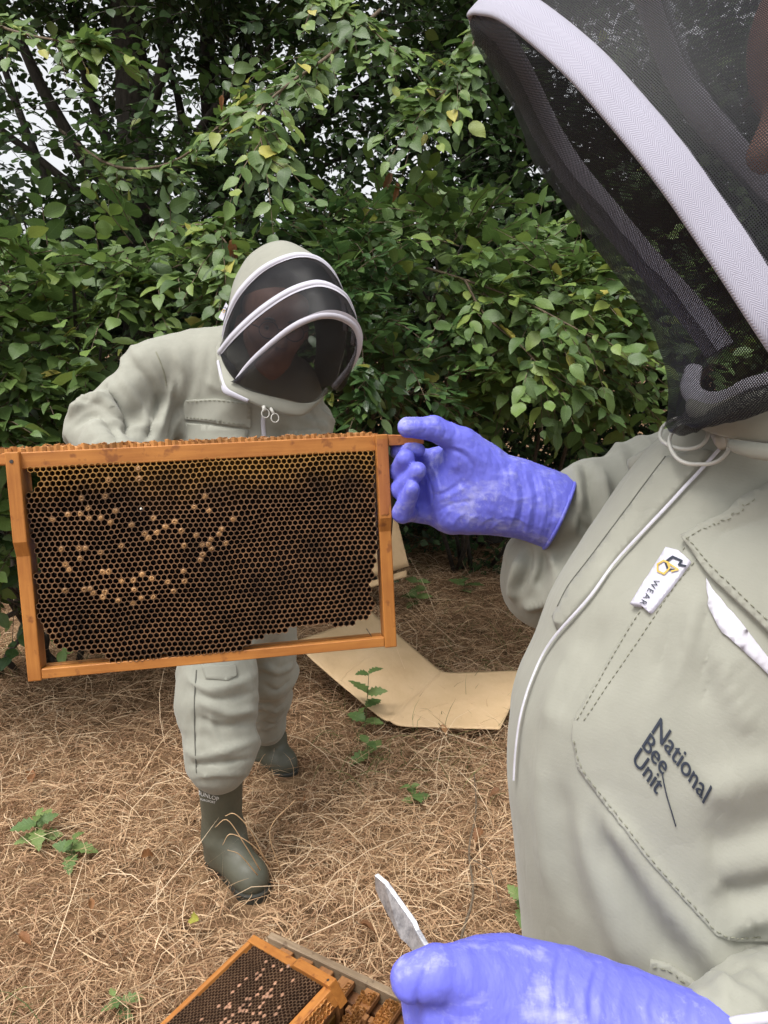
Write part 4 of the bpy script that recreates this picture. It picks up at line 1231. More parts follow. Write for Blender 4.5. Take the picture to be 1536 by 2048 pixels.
def head_geo(c, fwd, up, s=1.0, h=.0045, mouth_open=0):
    fwd = norm(fwd); up = norm(up - fwd * (np.asarray(up) @ fwd)); rt = np.cross(fwd, up)
    c = np.asarray(c, float)
    L = lambda f, r, u: c + (fwd * f + rt * r + up * u) * s
    pr = [(L(-.02, 0, .045), L(.0, 0, .045), .083 * s, .083 * s), (L(.0, 0, .05), L(.035, 0, .035), .07 * s, .060 * s, None, .03), (L(.03, 0, -.02), L(.040, 0, -.075), .060 * s, .044 * s, None, .03),
          (L(.0, .03, -.04), L(.03, .02, -.078), .045 * s, .024 * s, None, .03), (L(.0, -.03, -.04), L(.03, -.02, -.078), .045 * s, .024 * s, None, .03),
          (L(.06, 0, -.094), L(.06, 0, -.09), .020 * s, .018 * s, None, .02), (L(.083, 0, .012), L(.108, 0, -.026), .009 * s, .0145 * s, None, .012),
          (L(.098, .011, -.028), L(.098, -.011, -.028), .009 * s, .009 * s, None, .008), (L(.078, .03, .022), L(.078, -.03, .022), .013 * s, .013 * s, None, .014),
          (L(.068, .042, -.018), L(.05, .055, -.02), .018 * s, .018 * s, None, .02), (L(.068, -.042, -.018), L(.05, -.055, -.02), .018 * s, .018 * s, None, .02),
          (L(.086, .014, -.054), L(.086, -.014, -.054), .0095 * s, .0095 * s, None, .008), (L(.083, .012, -.066), L(.083, -.012, -.066), .009 * s, .009 * s, None, .008),
          (L(-.015, .082, .0), L(-.022, .090, -.025), .016 * s, .010 * s, None, .008), (L(-.015, -.082, .0), L(-.022, -.090, -.025), .016 * s, .010 * s, None, .008),
          (L(-.02, 0, -.03), L(-.045, 0, -.16), .055 * s, .058 * s, None, .03)]
    v, f = body(pr, h * s, .03, .02, 2)
    # eye sockets
    for r in (.032, -.032):
        e = L(.092, r, .004); d = np.linalg.norm(v - e, axis=1); v = v - fwd * (.010 * s * np.exp(-(d / (.016 * s)) ** 2))[:, None]
    return v, f, L
def ball(c, r, seg=12):
    th = np.linspace(0, math.pi, 9)
    pts = [np.asarray(c) + np.array([0, 0, -math.cos(t) * r]) for t in th]; rad = [max(1e-4, math.sin(t) * r) for t in th]
    return tube_geo(pts, rad, seg)
def face_parts(root, L, fwd, up, glasses=True, s=1.0):
    fwd = norm(fwd); up = norm(up - fwd * (np.asarray(up) @ fwd)); rt = np.cross(fwd, up)
    for r in (.032, -.032):
        v, f = ball(L(.070, r, .004), .0125 * s); e = obj('eye', v, f, M_EYE, root)
        v, f = ball(L(.0785, r, .003), .0050 * s); obj('iris', v, f, M_IRIS, root)
        q = [L(.094, r + k * .007 * (1 if r > 0 else -1), .026 + .003 * math.cos(k * .9)) for k in (-2.4, -1, .4, 1.8)]
        v, f = tube_geo(q, [.0025 * s, .004 * s, .0035 * s, .0015 * s], 7); obj('eyebrow', v, f, M_HAIR, root)
    q = [L(.091, x, -.0605 + .0015 * abs(x) / .02) for x in (-.024, -.01, 0, .01, .024)]; q = [p - fwd * (.014 * abs(x) / .024) for p, x in zip(q, (-.024, -.01, 0, .01, .024))]
    v, f = tube_geo(q, [.002, .0045, .005, .0045, .002], 8); obj('mouth', v, f, M_LIP, root)
    if glasses:
        mb = MB()
        for r in (.033, -.033):
            ring = [L(.106, r + .024 * math.cos(a), .002 + .021 * math.sin(a)) for a in np.linspace(0, 2 * math.pi, 25)]
            mb.tube(ring, .0012, 6)
            sg = 1 if r > 0 else -1
            mb.tube([L(.106, r + sg * .024, .006), L(.07, sg * .078, .008), L(.0, sg * .092, .008)], .0015, 6)
        mb.tube([L(.106, -.010, .006), L(.112, 0, .008), L(.106, .010, .006)], .0015, 6)
        mb.build('spectacles', M_GLASS_RIM, root)

# ------------------------------------------------------------------ the stooping beekeeper behind the frame
bk = thing('person', G(450, 1740), 'person in sage bee suit and black veil stooping behind the held frame', 'person', 'beekeepers')
W2 = lambda a, b, d: P(a, b, d)
pr = [
    # torso
    (W2(455, 765, 2.21), W2(470, 960, 2.24), .158, .155, (AF, 1.22)), (W2(380, 745, 2.19), W2(560, 775, 2.22), .105, .105, None, .06), (W2(470, 960, 2.24), W2(475, 1190, 2.30), .155, .165, None, .06),
    (W2(490, 750, 2.20), W2(520, 740, 2.16), .085, .070, None, .05),
    # arm on the far side from the tall hedge shoulder
    (W2(350, 738, 2.17), W2(310, 745, 2.14), .092, .088, None, .04), (W2(310, 747, 2.14), W2(190, 858, 2.06), .078, .066, None, .03), (W2(190, 858, 2.06), W2(265, 960, 1.92), .072, .060, None, .03),
    (W2(265, 960, 1.92), W2(360, 1030, 1.80), .060, .045, None, .03),
    (W2(345, 790, 2.19), W2(285, 900, 2.06), .062, .060, None, .03),
    # other arm
    (W2(575, 790, 2.22), W2(615, 850, 2.24), .080, .066, None, .04), (W2(615, 850, 2.24), W2(618, 960, 2.20), .064, .058, None, .04), (W2(618, 960, 2.20), W2(560, 1040, 2.0), .058, .045, None, .03),
    # legs
    (W2(435, 1200, 2.27), W2(432, 1390, 2.16), .122, .103, None, .05), (W2(432, 1390, 2.16), W2(441, 1490, 2.15), .103, .099, None, .05), (W2(441, 1490, 2.15), W2(438, 1520, 2.14), .104, .088, None, .02),
    (W2(520, 1210, 2.38), W2(538, 1340, 2.47), .115, .086, None, .03), (W2(538, 1340, 2.47), W2(530, 1452, 2.66), .084, .070, None, .03)]
v, f = body(pr, .0085, .04, .03, 3)
n = vert_normals(v, f)
px_, py_, _ = project(v[0])
L3 = lambda *q: [np.array(P(*a)) for a in q]
# sleeve and trouser folds
v = fold_px(v, f, n, [
    ([(387, 690), (383, 768), (330, 850)], .016, -.008), ([(352, 690), (366, 770), (345, 850)], .012, .007), ([(205, 768), (240, 815), (258, 872)], .010, -.022), ([(234, 745), (281, 815), (311, 855)], .012, .018),
    ([(322, 795), (304, 840), (294, 878)], .010, -.024), ([(141, 830), (170, 803), (205, 800), (240, 838)], .009, .018), ([(150, 850), (185, 828), (222, 852), (236, 880)], .009, -.014), ([(262, 720), (300, 770), (330, 820)], .012, -.013), ([(345, 760), (335, 810), (318, 870)], .010, .014), ([(365, 800), (350, 840), (340, 880)], .010, -.014),
    ([(290, 700), (318, 760), (330, 800)], .010, .006), ([(410, 760), (440, 780), (500, 790)], .012, .005), ([(420, 690), (412, 740), (400, 790)], .009, -.005),
    ([(371, 1352), (403, 1376), (456, 1373), (510, 1352)], .012, .010), ([(385, 1375), (420, 1398), (470, 1395), (515, 1380)], .010, -.008), ([(403, 1405), (456, 1426), (515, 1418)], .012, .010), ([(395, 1435), (440, 1452), (505, 1445)], .010, -.008),
    ([(420, 1420), (430, 1470), (455, 1510)], .009, .006), ([(372, 1500), (400, 1512), (450, 1500), (515, 1480)], .010, .008), ([(376, 1530), (430, 1528), (505, 1515)], .008, -.009), ([(385, 1555), (440, 1548), (495, 1548)], .007, .008),
    ([(395, 1345), (392, 1420), (394, 1500)], .006, -.003), ([(530, 1330), (555, 1342), (585, 1330)], .010, .009), ([(525, 1365), (552, 1380), (580, 1362)], .009, -.008), ([(525, 1405), (548, 1420), (572, 1402)], .009, .009), ([(525, 1440), (545, 1450), (563, 1440)], .007, -.007),
    ([(610, 790), (622, 830), (640, 860)], .009, -.006), ([(600, 830), (625, 850), (655, 850)], .008, .006)])
n = vert_normals(v, f)
for a_, b_, r_, fq, am, tw_, sd_ in [((310, 735, 2.15), (185, 850, 2.06), .09, 22, .004, .8, 1), ((185, 850, 2.06), (280, 970, 1.91), .075, 26, .006, .6, 2), ((432, 1330, 2.19), (440, 1545, 2.14), .11, 18, .003, .7, 3),
        ((530, 1290, 2.42), (530, 1455, 2.66), .085, 22, .004, .6, 4), ((600, 800, 2.22), (618, 930, 2.2), .07, 26, .005, .6, 5), ((455, 800, 2.21), (470, 1000, 2.24), .16, 9, .004, 1.2, 6)]:
    v = v + n * limb_wrinkles(v, P(*a_), P(*b_), r_, fq, am, tw_, sd_)[:, None]
v = folds(v, n, .0055, 13, (1, 1, .6), 12)
suit = obj('suit', v, f, M_SUIT, bk)
S2 = Skin(v, f)
# chest details
patch(S2, [(371, 800), (432, 797), (500, 806), (500, 856), (470, 853), (420, 845), (369, 838)], .006, M_SUIT_B, 'pocket_flap', suit, 9)
patch(S2, [(372, 845), (496, 860), (492, 940), (376, 930)], .003, M_SUIT_B, 'chest_pocket', suit, 12)
patch(S2, [(575, 862), (640, 858), (640, 885), (575, 890)], .004, M_SUIT_B, 'pocket_flap', suit, 9)
stitches(S2, [(376, 803), (432, 801), (497, 810)], .0075, M_THREAD, suit, .008, .005, .0009)
stitches(S2, [(373, 833), (420, 840), (497, 850)], .0075, M_THREAD, suit, .008, .005, .0009)
strip_on(S2, [(312, 704), (320, 722), (328, 745), (333, 772)], .0035, .001, M_THREAD, 'armhole_seam', suit, 40, .0006)
strip_on(S2, [(527, 832), (526, 850), (530, 900), (535, 960)], .012, .003, M_ZIP, 'zip', suit, 30, .002)
strip_on(S2, [(393, 1340), (389, 1400), (390, 1480), (393, 1545)], .0035, .001, M_LINE, 'leg_seam', suit, 40, .0006)
patch(S2, [(402, 1330), (470, 1330), (474, 1352), (455, 1362), (412, 1358)], .005, M_SUIT_B, 'knee_patch', suit, 9)
# collar with white lining tape
def ribbon(name, lines, mat, parent, n=40, thick=.004, m=6):
    """a cloth band between two curves, with thickness"""
    A = catmull(lines[0], n); B = catmull(lines[1], n)
    rows = [A + (B - A) * t for t in np.linspace(0, 1, m)]
    gr = np.stack(rows, 1); nr = norm(np.cross(np.gradient(gr, axis=0), np.gradient(gr, axis=1)))
    nr = np.where((nr * (gr - CAM)).sum(-1, keepdims=True) > 0, -nr, nr)
    top = (gr + nr * thick * np.sin(np.linspace(.35, math.pi - .35, m))[None, :, None]).reshape(-1, 3); bot = (gr - nr * .0008).reshape(-1, 3)
    g = grid_faces(n, m); k = n * m
    ring = [i * m for i in range(n)] + [(n - 1) * m + j for j in range(1, m)] + [i * m + m - 1 for i in range(n - 2, -1, -1)] + [j for j in range(m - 2, 0, -1)]
    F = g.tolist() + (g[:, ::-1] + k).tolist() + [(ring[i], ring[(i + 1) % len(ring)], ring[(i + 1) % len(ring)] + k, ring[i] + k) for i in range(len(ring))]
    return obj(name, np.concatenate([top, bot]), F, mat, parent)
ribbon('collar', (L3((430, 690, 2.10), (436, 740, 2.04), (446, 775, 2.0), (490, 800, 1.985), (545, 822, 1.98), (600, 832, 1.985), (630, 812, 2.0), (655, 785, 2.05)),
                  L3((452, 680, 2.12), (456, 730, 2.05), (475, 765, 2.0), (520, 785, 1.98), (560, 797, 1.975), (600, 806, 1.98), (630, 800, 2.0), (650, 775, 2.05))), M_SUIT_B, suit, 50, .007)
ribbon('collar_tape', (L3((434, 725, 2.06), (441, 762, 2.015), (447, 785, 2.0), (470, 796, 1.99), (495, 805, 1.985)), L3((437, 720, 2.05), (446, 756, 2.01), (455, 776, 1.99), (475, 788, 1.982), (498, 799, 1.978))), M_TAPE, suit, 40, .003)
for c, r in (((531, 827), 7.6), ((550, 836), 7.6)):
    ringp = [P(c[0] + r * math.cos(a), c[1] + r * 1.15 * math.sin(a), 1.965 + .004 * math.cos(a)) for a in np.linspace(0, 2 * math.pi, 22)]
    v, f = tube_geo(ringp, .0014, 7, False); rg_ = obj('zip_ring', v, f, M_RING, suit)
mb = MB(); mb.tube([P(527, 812, 1.968), P(529, 822, 1.966)], .005, 8); mb.tube([P(541, 816, 1.968), P(548, 828, 1.966)], .004, 8); mb.build('zip_slider', M_RING, suit)

# head and face inside the veil
hc = P(548, 650, 2.06); hf_ = norm(cvec(.30, -.38, -.86)); hu = norm(cvec(.16, .92, -.35))
v, f, LH = head_geo(hc, hf_, hu, 1.02)
hd = obj('head', v, f, M_SKIN, bk)
face_parts(hd, LH, hf_, hu, True, 1.02)
hr_v, hr_f = body([(LH(-.03, 0, .058), LH(-.01, 0, .062), .088, .086), (LH(-.05, 0, .0), LH(-.06, 0, .03), .082, .08, None, .03)], .007); obj('hair', hr_v, hr_f, M_HAIR, hd)

# hood: cloth crown, three white hoops, black net
hood = thing_part = bpy.data.objects.new('hood', None); COL.objects.link(hood); hood.parent = bk; hood.matrix_parent_inverse = Matrix.Translation(-Vector(bk.location))
H1 = catmull(L3((449, 672, 2.08), (455, 640, 2.04), (478, 590, 1.99), (520, 545, 1.96), (565, 520, 1.945), (605, 512, 1.95), (640, 522, 1.965), (668, 553, 1.99), (688, 610, 2.05), (690, 690, 2.10), (672, 770, 2.13)), 60)
H2 = catmull(L3((440, 706, 2.07), (470, 670, 1.99), (520, 624, 1.93), (575, 587, 1.895), (620, 570, 1.885), (650, 570, 1.89), (678, 583, 1.905), (696, 604, 1.93), (709, 650, 1.98), (702, 710, 2.04), (672, 772, 2.08)), 60)
H3 = catmull(L3((473, 764, 2.0), (500, 728, 1.95), (540, 690, 1.90), (585, 655, 1.86), (630, 634, 1.84), (665, 630, 1.84), (695, 640, 1.855), (713, 660, 1.88), (718, 690, 1.91), (704, 728, 1.95), (668, 775, 2.0)), 60)
LO = catmull(L3((473, 765, 2.0), (490, 778, 1.985), (530, 790, 1.965), (570, 798, 1.955), (605, 806, 1.955), (630, 803, 1.96), (650, 790, 1.975), (668, 777, 2.0)), 60)
def panel(name, A, B, mat, parent, bulge, m=14, ctr=None, net=True, wob=0.0, seed=0):
    t = np.linspace(0, 1, m); gr = A[:, None] + (B - A)[:, None] * t[None, :, None]
    nr = norm(np.cross(np.gradient(gr, axis=0), np.gradient(gr, axis=1)))
    out = gr - np.asarray(ctr)
    nr = np.where((nr * out).sum(-1, keepdims=True) < 0, -nr, nr)
    gr = gr + nr * (bulge * np.sin(math.pi * t))[None, :, None]
    if wob: gr = gr + nr * (wob * fbm(gr * 22, 2, seed) * np.sin(math.pi * t)[None])[..., None]
    su = np.concatenate(([0], np.cumsum(np.linalg.norm(np.diff(gr[:, m // 2], axis=0), axis=1))))
    sv = np.concatenate(([0], np.cumsum(np.linalg.norm(np.diff(gr[len(A) // 2], axis=0), axis=1))))
    uv = np.stack(np.meshgrid(su, sv, indexing='ij'), -1).reshape(-1, 2)
    return obj(name, gr.reshape(-1, 3), grid_faces(len(A), m), mat, parent, uv=uv)
HC = P(570, 660, 2.08)
panel('net_panel', H1, H2, M_NET_FAR, hood, .006, 10, HC, wob=.004)
panel('net_panel', H2, H3, M_NET_FAR, hood, .006, 10, HC, wob=.004, seed=3)
panel('net_panel', H3, LO, M_NET_FAR, hood, .020, 14, HC, wob=.004, seed=5)
SD0 = catmull(L3((449, 672, 2.08), (444, 690, 2.075), (440, 706, 2.07)), 20); SD1 = catmull(L3((452, 735, 2.06), (458, 742, 2.05), (473, 764, 2.0)), 20)
panel('net_panel', catmull(L3((440, 706, 2.07), (448, 735, 2.05), (473, 764, 2.0)), 20), catmull(L3((442, 702, 2.065), (470, 735, 1.99), (477, 760, 1.995)), 20), M_NET_FAR, hood, .004, 6, HC)
for k, H in enumerate((H1, H2, H3)):
    nH = 52 if k < 2 else 60
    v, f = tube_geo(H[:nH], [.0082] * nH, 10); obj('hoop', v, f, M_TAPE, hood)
    off = norm(H - HC)
    nxt = (H2, H3, LO)[k]; t_ = norm(nxt - H) * .014
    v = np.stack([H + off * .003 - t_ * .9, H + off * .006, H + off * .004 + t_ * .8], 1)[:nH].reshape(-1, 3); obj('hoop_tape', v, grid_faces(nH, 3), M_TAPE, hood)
# cloth crown
rows = [H1]
K1 = catmull(L3((447, 665, 2.12), (456, 620, 2.10), (468, 565, 2.06), (497, 512, 2.04), (535, 487, 2.03), (572, 482, 2.03), (612, 500, 2.05), (655, 535, 2.07), (688, 610, 2.12), (688, 690, 2.16), (672, 770, 2.18)), 60)
K2 = catmull(L3((452, 690, 2.17), (462, 620, 2.18), (475, 570, 2.18), (500, 530, 2.18), (535, 505, 2.18), (570, 500, 2.18), (610, 520, 2.18), (640, 550, 2.18), (665, 620, 2.2), (668, 690, 2.22), (655, 770, 2.24)), 60)
K3 = catmull(L3((470, 720, 2.22), (490, 660, 2.26), (505, 620, 2.28), (525, 590, 2.29), (548, 575, 2.30), (575, 575, 2.30), (600, 590, 2.29), (615, 620, 2.28), (630, 660, 2.27), (630, 720, 2.26), (620, 790, 2.26)), 60)
gr = np.stack([H1 * (1 - a) + K1 * a for a in (0, .5)] + [K1 * (1 - a) + K2 * a for a in (0, .35, .7)] + [K2 * (1 - a) + K3 * a for a in (0, .5, 1)], 1)
cn = norm(gr - HC); gr[:, 1] += cn[:, 1] * .006; gr[:, 3:5] += cn[:, 3:5] * .008
v = gr.reshape(-1, 3); v = v + norm(v - HC) * (.004 * fbm(v * 16, 2, 4))[:, None]
cw = obj('crown', v, grid_faces(60, gr.shape[1]), M_SUIT_B, hood); ss = cw.modifiers.new('sub', 'SUBSURF'); ss.levels = 1; ss.render_levels = 1
# brand-coloured care tag on the hood edge
tv = np.array([P(452, 605, 2.05), P(456, 611, 2.045), P(446, 641, 2.05), P(437, 635, 2.055)]); tv = np.concatenate([tv, tv + cvec(0, 0, .002)])
tg = obj('label_tag', tv, [(3, 2, 1, 0), (4, 5, 6, 7), (0, 1, 5, 4), (1, 2, 6, 5), (2, 3, 7, 6), (3, 0, 4, 7)], M_LABEL, hood, False)
def hexring(c, r, w, d, turn=0, gap=None):
    vv = []; ff = []
    n_ = 6 if gap is None else 5
    for k in range(n_ + (0 if gap is None else 1)):
        a = turn + math.radians(60 * k); vv += [P(c[0] + (r - w / 2) * math.cos(a), c[1] + (r - w / 2) * math.sin(a), d), P(c[0] + (r + w / 2) * math.cos(a), c[1] + (r + w / 2) * math.sin(a), d)]
    m_ = len(vv) // 2
    for k in range(n_): j = (k + 1) % m_; ff.append((2 * k, 2 * k + 1, 2 * j + 1, 2 * j))
    return np.array(vv), ff
v, f = hexring((449, 618), 4, 1.6, 2.046); obj('emblem', v, f, M_INK, hood, False)
v, f = hexring((447, 622), 3.2, 1.3, 2.0455); obj('emblem', v, f, M_GOLD, hood, False)

# boots
def boot(parent, toe, heel, top, r, name='boot', label=None):
    toe = np.asarray(toe, float); heel = np.asarray(heel, float); top = np.asarray(top, float)
    d = norm((toe - heel) * [1, 1, 0]); z = np.array([0, 0, 1.0])
    an = heel + d * .05 + z * .13
    pr = [(top, an, r * 1.0, r * .86), (an, heel + d * .045 + z * .05, r * .86, .045, None, .03), (heel + d * .03 + z * .05, toe - d * .05 + z * .042, .043, .043, None, .03),
          (heel + d * .07 + z * .10, toe - d * .09 + z * .06, .05, .040, None, .04), (toe - d * .055 + z * .046, toe - d * .045 + z * .04, .046, .043, None, .02)]
    v, f = body(pr, .006, .03, .02, 3)
    lo_ = v[:, 2] < .012
    v[lo_, 2] = .012
    n_ = vert_normals(v, f)
    v = v + n_ * (.0010 * np.sin(np.clip((v[:, 2] - .10) * 110, 0, 40)) * np.exp(-((v[:, 2] - .13) / .045) ** 2))[:, None]
    b = obj(name, v, f, M_BOOT, parent)
    if label: b['label'] = label
    rows = []
    sd_ = np.cross(z, d); ln = np.linalg.norm((toe - heel)[:2])
    prof = [(-.012, .0), (-.008, .026), (.02, .040), (.08, .036), (.13, .040), (ln - .06, .050), (ln - .025, .044), (ln - .004, .024), (ln + .004, 0)]
    out = [(a, w_) for a, w_ in prof] + [(a, -w_) for a, w_ in prof[-2:0:-1]]
    oo = catmull(np.array([(a, w_, 0) for a, w_ in out] + [(out[0][0], out[0][1], 0)]), 49)[:-1]
    m_ = len(oo); vv = []
    for hz, sc in ((-.012, .0), (.012, .002), (.022, .003), (.026, -.001)):
        for a, w_, _ in oo:
            cen = ln / 2; vv.append(heel + d * (a + (a - cen) / max(ln, .1) * sc * 2) + sd_ * (w_ * (1 + sc * 10)) + z * hz)
    ff = [(i * m_ + k, i * m_ + (k + 1) % m_, (i + 1) * m_ + (k + 1) % m_, (i + 1) * m_ + k) for i in range(3) for k in range(m_)] + [tuple(range(3 * m_, 4 * m_))]
    obj('sole', np.array(vv), ff, M_SOLE, b, False)
    return v, f, b
bv1, bf1, b1 = boot(bk, G(526, 1800), G(430, 1722), P(440, 1540, 2.16), .064, label='olive rubber boot in front with white lettering')
boot(bk, G(588, 1556) , G(520, 1522), P(528, 1430, 2.68), .058)
SB1 = Skin(bv1, bf1)
def print_text(skin, text, o, ex, ey, size, off, mat, name, parent, spacing=1.0):
    tv, tf = text_geo(text, 1.0, 0, spacing)
    top = np.array([skin.hit(o[0] + size * (q[0] * ex[0] + q[1] * ey[0]), o[1] + size * (q[0] * ex[1] + q[1] * ey[1]), off)[0] for q in tv])
    return obj(name, top, [q for q in tf], mat, parent, False)
print_text(SB1, 'DUNLOP', (393, 1588), (.95, .30), (.1, -1), 11.5, .0012, M_PRINT, 'printed_lettering', b1)
print_text(SB1, 'PUROFORT', (401, 1600), (.97, .22), (.1, -1), 6.0, .0012, M_PRINT, 'printed_lettering', b1)
# gloved hands of the stooping beekeeper, hidden behind the frame from here
for w_, fw, sdv in ((W2(372, 1040, 1.785), cvec(.75, -.45, -.45), cvec(.1, -.3, .9)), (W2(548, 1050, 1.975), cvec(-.4, -.5, -.75), cvec(-.7, -.2, .5))):
    v, f = body(fist(w_, fw, cvec(.2, .9, .2), sdv), .0035, .012, .012, 1); obj('glove', v, f, M_GLOVE, bk)

# ------------------------------------------------------------------ the nearer beekeeper, cut by the picture's edge
nb = thing('person', (.40, .62, 0.0), 'person in sage bee suit close by, holding the comb frame in blue gloves', 'person', 'beekeepers')
LEFT = [(700, 1440), (760, 1420), (820, 1385), (880, 1325), (930, 1280), (973, 1248), (1050, 1196), (1139, 1140), (1200, 1107), (1250, 1092), (1300, 1074), (1340, 1052), (1400, 1032), (1470, 1024), (1560, 1022), (1700, 1036), (1860, 1050), (2048, 1062), (2300, 1075), (2700, 1090)]
DC = .60
ys = np.concatenate([np.arange(800, 2300, 9), np.arange(2300, 2700, 30)]).astype(float)
lx = np.interp(ys, [a for a, b in LEFT], [b for a, b in LEFT])
for _ in range(6): lx[1:-1] = (lx[:-2] + 2 * lx[1:-1] + lx[2:]) / 4
NS = 150
rings = []
for y, l in zip(ys, lx):
    t = np.clip((y - 760) / 500, 0, 1); t2 = t * t * (3 - 2 * t)
    ax = .075 + .105 * t2; ad = .080 + .062 * t2
    u = (1024 - y) / FPX * DC; xl = (l - 768) / FPX * DC
    th = np.linspace(0, 2 * math.pi, NS, endpoint=False)
    c, s = np.cos(th), np.sin(th); e = 2 / 2.3
    xx = xl + ax - ax * np.sign(c) * np.abs(c) ** e; dd = DC - ad * np.sign(s) * np.abs(s) ** e
    rings.append(CAM + xx[:, None] * AR + u * AU + dd[:, None] * AF)
tv0 = np.array(rings).reshape(-1, 3); tf0 = grid_faces(len(ys), NS, True)
n = vert_normals(tv0, tf0)
mid = tv0.reshape(len(ys), NS, 3).mean(1).repeat(NS, 0)
if ((tv0 - mid) * n).sum() < 0: tf0 = tf0[:, ::-1]; n = -n
S0 = Skin(tv0, tf0)
def line0(*q): return [S0.hit(a, b)[0] for a, b in q]
dz = np.zeros(len(tv0))
for q, w_, a_ in [
    ([(1210, 1610), (1260, 1690), (1330, 1790), (1420, 1900), (1500, 1990)], .009, .006), ([(1190, 1640), (1240, 1740), (1300, 1850), (1370, 1950)], .008, -.005), ([(1165, 1600), (1185, 1720), (1230, 1850), (1270, 1950)], .010, .004),
    ([(1120, 1560), (1130, 1700), (1160, 1850)], .012, -.003), ([(1085, 1500), (1085, 1650), (1100, 1800)], .010, .003), ([(1440, 1770), (1480, 1800), (1536, 1790), (1600, 1770)], .014, -.010), ([(1400, 1690), (1460, 1690), (1536, 1660), (1600, 1640)], .018, -.006),
    ([(1410, 1590), (1470, 1560), (1560, 1530)], .014, .004), ([(1500, 1860), (1540, 1930), (1580, 1990)], .018, -.012), ([(1390, 1190), (1375, 1290), (1345, 1400)], .006, .0022), ([(1410, 1190), (1420, 1300), (1410, 1420)], .007, -.0022), ([(1370, 1200), (1340, 1280), (1310, 1350)], .006, -.002),
    ([(1435, 1290), (1460, 1380), (1500, 1470)], .008, .003), ([(1300, 1000), (1250, 1080), (1200, 1150)], .010, -.003), ([(1160, 1280), (1120, 1370), (1095, 1460)], .012, .003), ([(1210, 1240), (1150, 1340), (1120, 1440)], .010, -.0025),
    ([(1420, 1090), (1480, 1050), (1536, 1040)], .008, -.002), ([(1400, 990), (1460, 1030), (1536, 1010)], .010, .003)]:
    dz += ridge(tv0, line0(*q), w_ * .85, a_ * 1.35)
tv1 = tv0 + n * dz[:, None]
tv1 = tv1 + n * (.0013 * fbm(tv1 * 20 * np.array([1, 1, .6]), 2, 9) + .00025 * fbm(tv1 * 80, 2, 12))[:, None]
# the sleeve of the arm that reaches the frame, blended with the rest as one suit
pr = [(P(1480, 960, .80), P(1300, 1000, .82), .075, .066), (P(1300, 1000, .82), P(1195, 1010, .80), .050, .043, None, .03), (P(1195, 1010, .80), P(1120, 1020, .785), .043, .034, None, .02),
      (P(1180, 1080, .82), P(1100, 1140, .83), .050, .046, None, .03), (P(1100, 1140, .83), P(1075, 1180, .845), .046, .036, None, .03), (P(1190, 1180, .84), P(1130, 1190, .845), .045, .040, None, .03), (P(1300, 1150, .84), P(1200, 1160, .84), .06, .055, None, .03)]
v, f = body(pr, .0032, .025, .02, 3)
ns = vert_normals(v, f)
v = fold_px(v, f, ns, [([(1150, 935), (1160, 985), (1150, 1060)], .005, .006), ([(1170, 930), (1182, 1000), (1192, 1075)], .006, -.008), ([(1205, 940), (1216, 1010), (1202, 1085)], .006, .007), ([(1230, 960), (1236, 1030), (1215, 1100)], .006, -.005), ([(1150, 1000), (1162, 1045), (1190, 1080)], .005, -.005),
    ([(1056, 1095), (1052, 1140), (1030, 1190)], .006, -.008), ([(1100, 1110), (1110, 1150), (1100, 1190)], .005, .008), ([(1130, 1150), (1150, 1190), (1150, 1230)], .006, .009), ([(1150, 1098), (1120, 1150), (1090, 1205)], .006, .011), ([(1172, 1118), (1136, 1180), (1112, 1235)], .006, -.011), ([(1085, 1100), (1086, 1140), (1070, 1180)], .006, -.008), ([(1045, 1110), (1030, 1160), (1026, 1200)], .006, .009), ([(1050, 1215), (1080, 1205), (1110, 1190)], .006, .008)])
ns = vert_normals(v, f)
v = v + ns * (.0012 * fbm(v * 40, 3, 5) + limb_wrinkles(v, P(1300, 1000, .82), P(1140, 1010, .785), .055, 36, .0025, .9, 1))[:, None]
sleeve_v, sleeve_f = v, f
# the other sleeve, at the lower corner
pr = [(P(1560, 2050, .455), P(1465, 2062, .425), .033, .027), (P(1560, 2050, .455), P(1750, 2080, .50), .033, .055, None, .03)]
v2, f2 = body(pr, .003, .02, .015, 2); n2 = vert_normals(v2, f2)
v2 = v2 + n2 * (.004 * fbm(v2 * np.array([90, 60, 60]), 2, 8))[:, None]
SUITV = np.concatenate([tv1, sleeve_v, v2]); SUITF = np.concatenate([tf0, sleeve_f + len(tv1), f2 + len(tv1) + len(sleeve_v)])
nsuit = obj('suit', SUITV, SUITF, M_SUIT, nb)
S1 = Skin(tv1, tf0)

# placket, zip, pockets, flap, label, lettering
patch(S1, [(1335, 918), (1400, 900), (1425, 905), (1345, 995), (1232, 1120), (1178, 1192), (1120, 1262), (1110, 1235), (1140, 1175), (1185, 1120), (1240, 1045), (1300, 965)], .0028, M_SUIT_B, 'zip_placket', nsuit, 14)
strip_on(S1, [(1336, 918), (1300, 965), (1240, 1046), (1185, 1120), (1142, 1176), (1122, 1215)], .0011, .0030, M_LINE, 'placket_shadow_line', nsuit, 60, .0004)  # dark strip stands in for the shadow line of the placket's raised edge
ZIPL = [(1443, 902), (1400, 950), (1354, 1000), (1240, 1126), (1185, 1199), (1110, 1285), (1072, 1360), (1050, 1431), (1040, 1500), (1036, 1560)]
strip_on(S1, ZIPL, .0027, .0036, M_ZIP, 'zip', nsuit, 120, .0006)
POCK = [(1378, 1085), (1330, 1150), (1260, 1255), (1150, 1440), (1146, 1470), (1158, 1535), (1205, 1600), (1290, 1715), (1385, 1820), (1432, 1872), (1480, 1882), (1536, 1880), (1620, 1870), (1700, 1800), (1700, 1200), (1620, 1000), (1500, 1010)]
patch(S1, POCK, .0022, M_SUIT, 'chest_pocket', nsuit, 8)
S1b = S1
